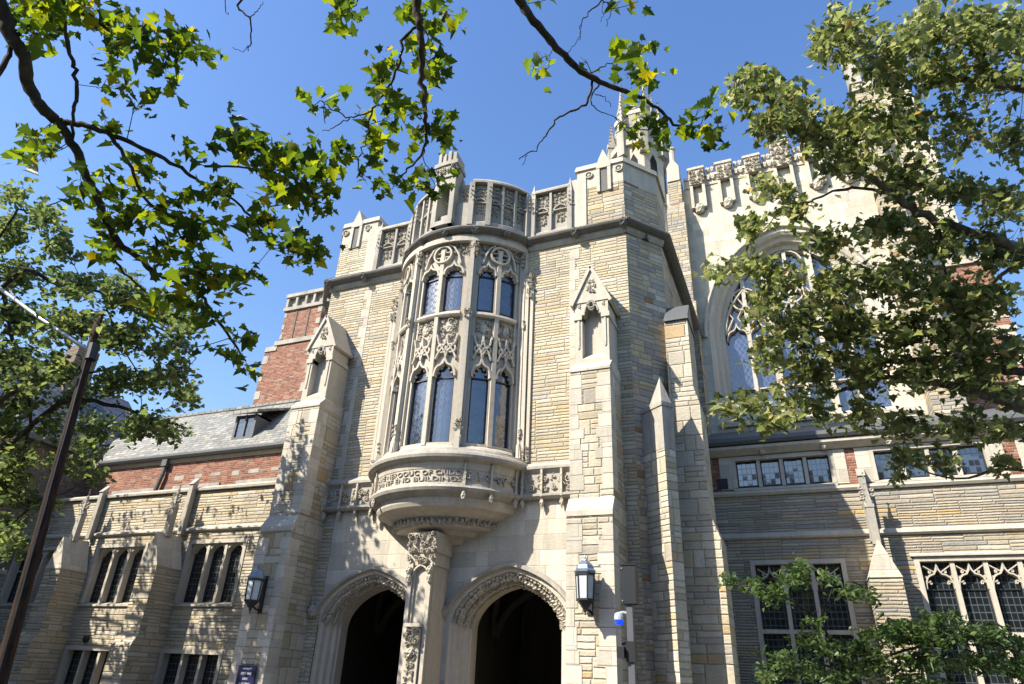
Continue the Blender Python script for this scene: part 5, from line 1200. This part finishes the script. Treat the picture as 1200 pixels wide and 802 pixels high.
make_tree(TB, limbsB, clB, 10.8, .125, 'maple', LEAFB, BARKP, 3.6, .75, .008, .02, extra=[(21, -9, 9, 2.5, 2.5, 3, 900), (23.5, -5, 10, 3, 3, 3, 1000), (22, -13, 9, 3.5, 3, 3, 900), (26, -9, 12, 4, 4, 4, 1000), (24, -1, 9, 2.5, 2.5, 3, 700)])  # extra: unseen crown beyond the right edge, added to cut sky fill

# ---- street tree at the left
tc_ = atY(-120, 560, -3.5); TC = thing('street_tree', 'leafy street tree with fine foliage behind the leaning wooden pole', 'tree', (tc_[0], tc_[1], 0))
TX, TY = tc_[0], tc_[1]
m_ = MB(); tp_ = smooth_path([np.array([TX, TY, 0]), np.array([TX+.1, TY, 3.5]), np.array([TX+.5, TY, 7]), np.array([TX+.6, TY, 12.0])], 4); m_.tube(tp_, np.linspace(.36, .12, len(tp_)), 10); m_.build('trunk', BARK, TC, smooth=True)
JC = lambda z: np.array([TX+.2+.03*z, TY, z])
dC = 20.5
limbsC = [([JC(4), (-20, 545, dC), (30, 505, dC), (80, 468, dC), (130, 475, dC), (175, 490, dC), (215, 500, dC)], .13, .02), ([JC(5), (-10, 480, dC), (40, 455, dC), (90, 440, dC+.5), (140, 430, dC+.5)], .09, .02), ([JC(7), (-20, 350, dC), (15, 400, dC), (35, 460, dC), (30, 520, dC)], .08, .03),
 ([JC(8), (0, 340, dC), (60, 330, dC), (120, 345, dC), (180, 380, dC), (230, 420, dC)], .08, .015), ([JC(9), (0, 280, dC), (40, 250, dC), (80, 230, dC)], .06, .012), ([JC(3.5), (0, 620, dC), (40, 590, dC), (90, 570, dC)], .05, .01), ([(120, 345, dC), (140, 400, dC), (165, 450, dC), (170, 500, dC)], .03, .01)]
clC = []
for (x, y, rx, ry, n) in ((10, 225, 24, 16, 60), (50, 255, 26, 20, 80), (15, 270, 26, 24, 110), (70, 290, 22, 16, 60), (25, 320, 34, 24, 160), (90, 335, 36, 20, 130), (140, 345, 34, 22, 150), (185, 365, 30, 20, 120), (215, 385, 22, 16, 70), (20, 375, 34, 26, 170), (80, 385, 40, 24, 200), (140, 395, 36, 22, 160), (195, 410, 28, 16, 80), (20, 425, 34, 24, 150), (65, 430, 30, 22, 110), (130, 450, 36, 20, 130), (180, 450, 30, 20, 110), (220, 465, 22, 16, 60), (20, 475, 30, 20, 90), (60, 500, 26, 16, 50), (115, 500, 30, 16, 70), (165, 500, 34, 16, 120), (205, 510, 22, 14, 60), (20, 540, 30, 18, 90), (70, 545, 30, 14, 60), (110, 555, 20, 10, 30), (10, 580, 24, 14, 60), (15, 615, 20, 14, 40), (30, 445, 36, 26, 130), (8, 500, 34, 28, 140), (85, 470, 30, 22, 80), (12, 560, 30, 26, 130), (45, 590, 26, 16, 50), (100, 525, 30, 14, 60), (8, 640, 24, 20, 80), (200, 440, 30, 18, 70), (215, 350, 20, 14, 40), (-40, 300, 40, 50, 200), (-40, 420, 40, 50, 200), (-40, 540, 40, 50, 160), (-50, 640, 40, 40, 120)):
    clC.append((x, y, rx, ry, n*1.25, dC+random.uniform(-1.5, 2.8)))
make_tree(TC, limbsC, clC, dC, .165, 'small', LEAFC, BARK, 3.2, 1.0, .014, .03, subtw=9, extra=[(-17.3, -6.8, 13.5, 1.8, 1.8, 1.8, 500), (-19.5, -5, 12, 2, 2, 2, 500), (-15.5, -8.0, 11.5, 1.2, 1.5, 1.5, 350)])

# ---- dogwood, lower right
td_ = at(985, 880, 10.0); TD = thing('dogwood_tree', 'small layered dogwood with oval leaves in front of the grey traceried windows', 'tree', (td_[0], td_[1], 0))
m_ = MB(); b0 = np.array([td_[0], td_[1], 0]); j0 = at(992, 790, 10.0); tp_ = smooth_path([b0, (b0+j0)/2+np.array([.05, 0, .1]), j0], 5); m_.tube(tp_, np.linspace(.08, .04, len(tp_)), 8); m_.build('trunk', BARK, TD, smooth=True)
limbsD = [([j0, (975, 755, 10), (958, 728, 9.9), (930, 705, 9.8), (895, 692, 9.7), (850, 685, 9.7)], .03, .006), ([(958, 728, 9.9), (985, 700, 10), (1010, 692, 10.1)], .016, .005), ([j0, (1020, 775, 9.9), (1070, 760, 9.8), (1120, 755, 9.7), (1190, 760, 9.6)], .03, .008), ([j0, (960, 778, 10), (925, 785, 9.9), (890, 797, 9.9)], .02, .005), ([j0, (1040, 750, 10.2), (1080, 728, 10.3), (1130, 722, 10.4)], .025, .006), ([(958, 728, 9.9), (975, 690, 9.9), (965, 672, 9.9), (935, 668, 9.9)], .012, .005)]
clD = [(860, 683, 22, 7, 40), (895, 690, 24, 8, 60), (930, 680, 26, 10, 70), (940, 668, 20, 7, 40), (965, 678, 14, 6, 20), (1000, 695, 22, 10, 56), (1022, 700, 12, 8, 20), (905, 705, 20, 6, 30), (960, 730, 18, 6, 24), (945, 752, 26, 8, 50), (915, 772, 30, 9, 60), (895, 795, 24, 8, 40), (975, 765, 30, 12, 90), (940, 790, 34, 12, 90), (1010, 760, 30, 14, 110), (1060, 735, 36, 12, 120), (1100, 725, 34, 10, 100), (1040, 745, 36, 12, 110), (1090, 750, 44, 14, 170), (1140, 745, 40, 16, 170), (1180, 755, 26, 16, 110), (1020, 785, 40, 16, 130), (1080, 778, 44, 16, 150), (1150, 780, 44, 18, 180), (1190, 790, 20, 14, 70), (985, 795, 30, 10, 70), (1060, 805, 60, 14, 120)]
make_tree(TD, limbsD, [(x, y, rx, ry*.6, n) for x, y, rx, ry, n in clD], 9.9, .095, 'oval', LEAFD, BARK, 2.6, .45, .006, .008, subtw=7)
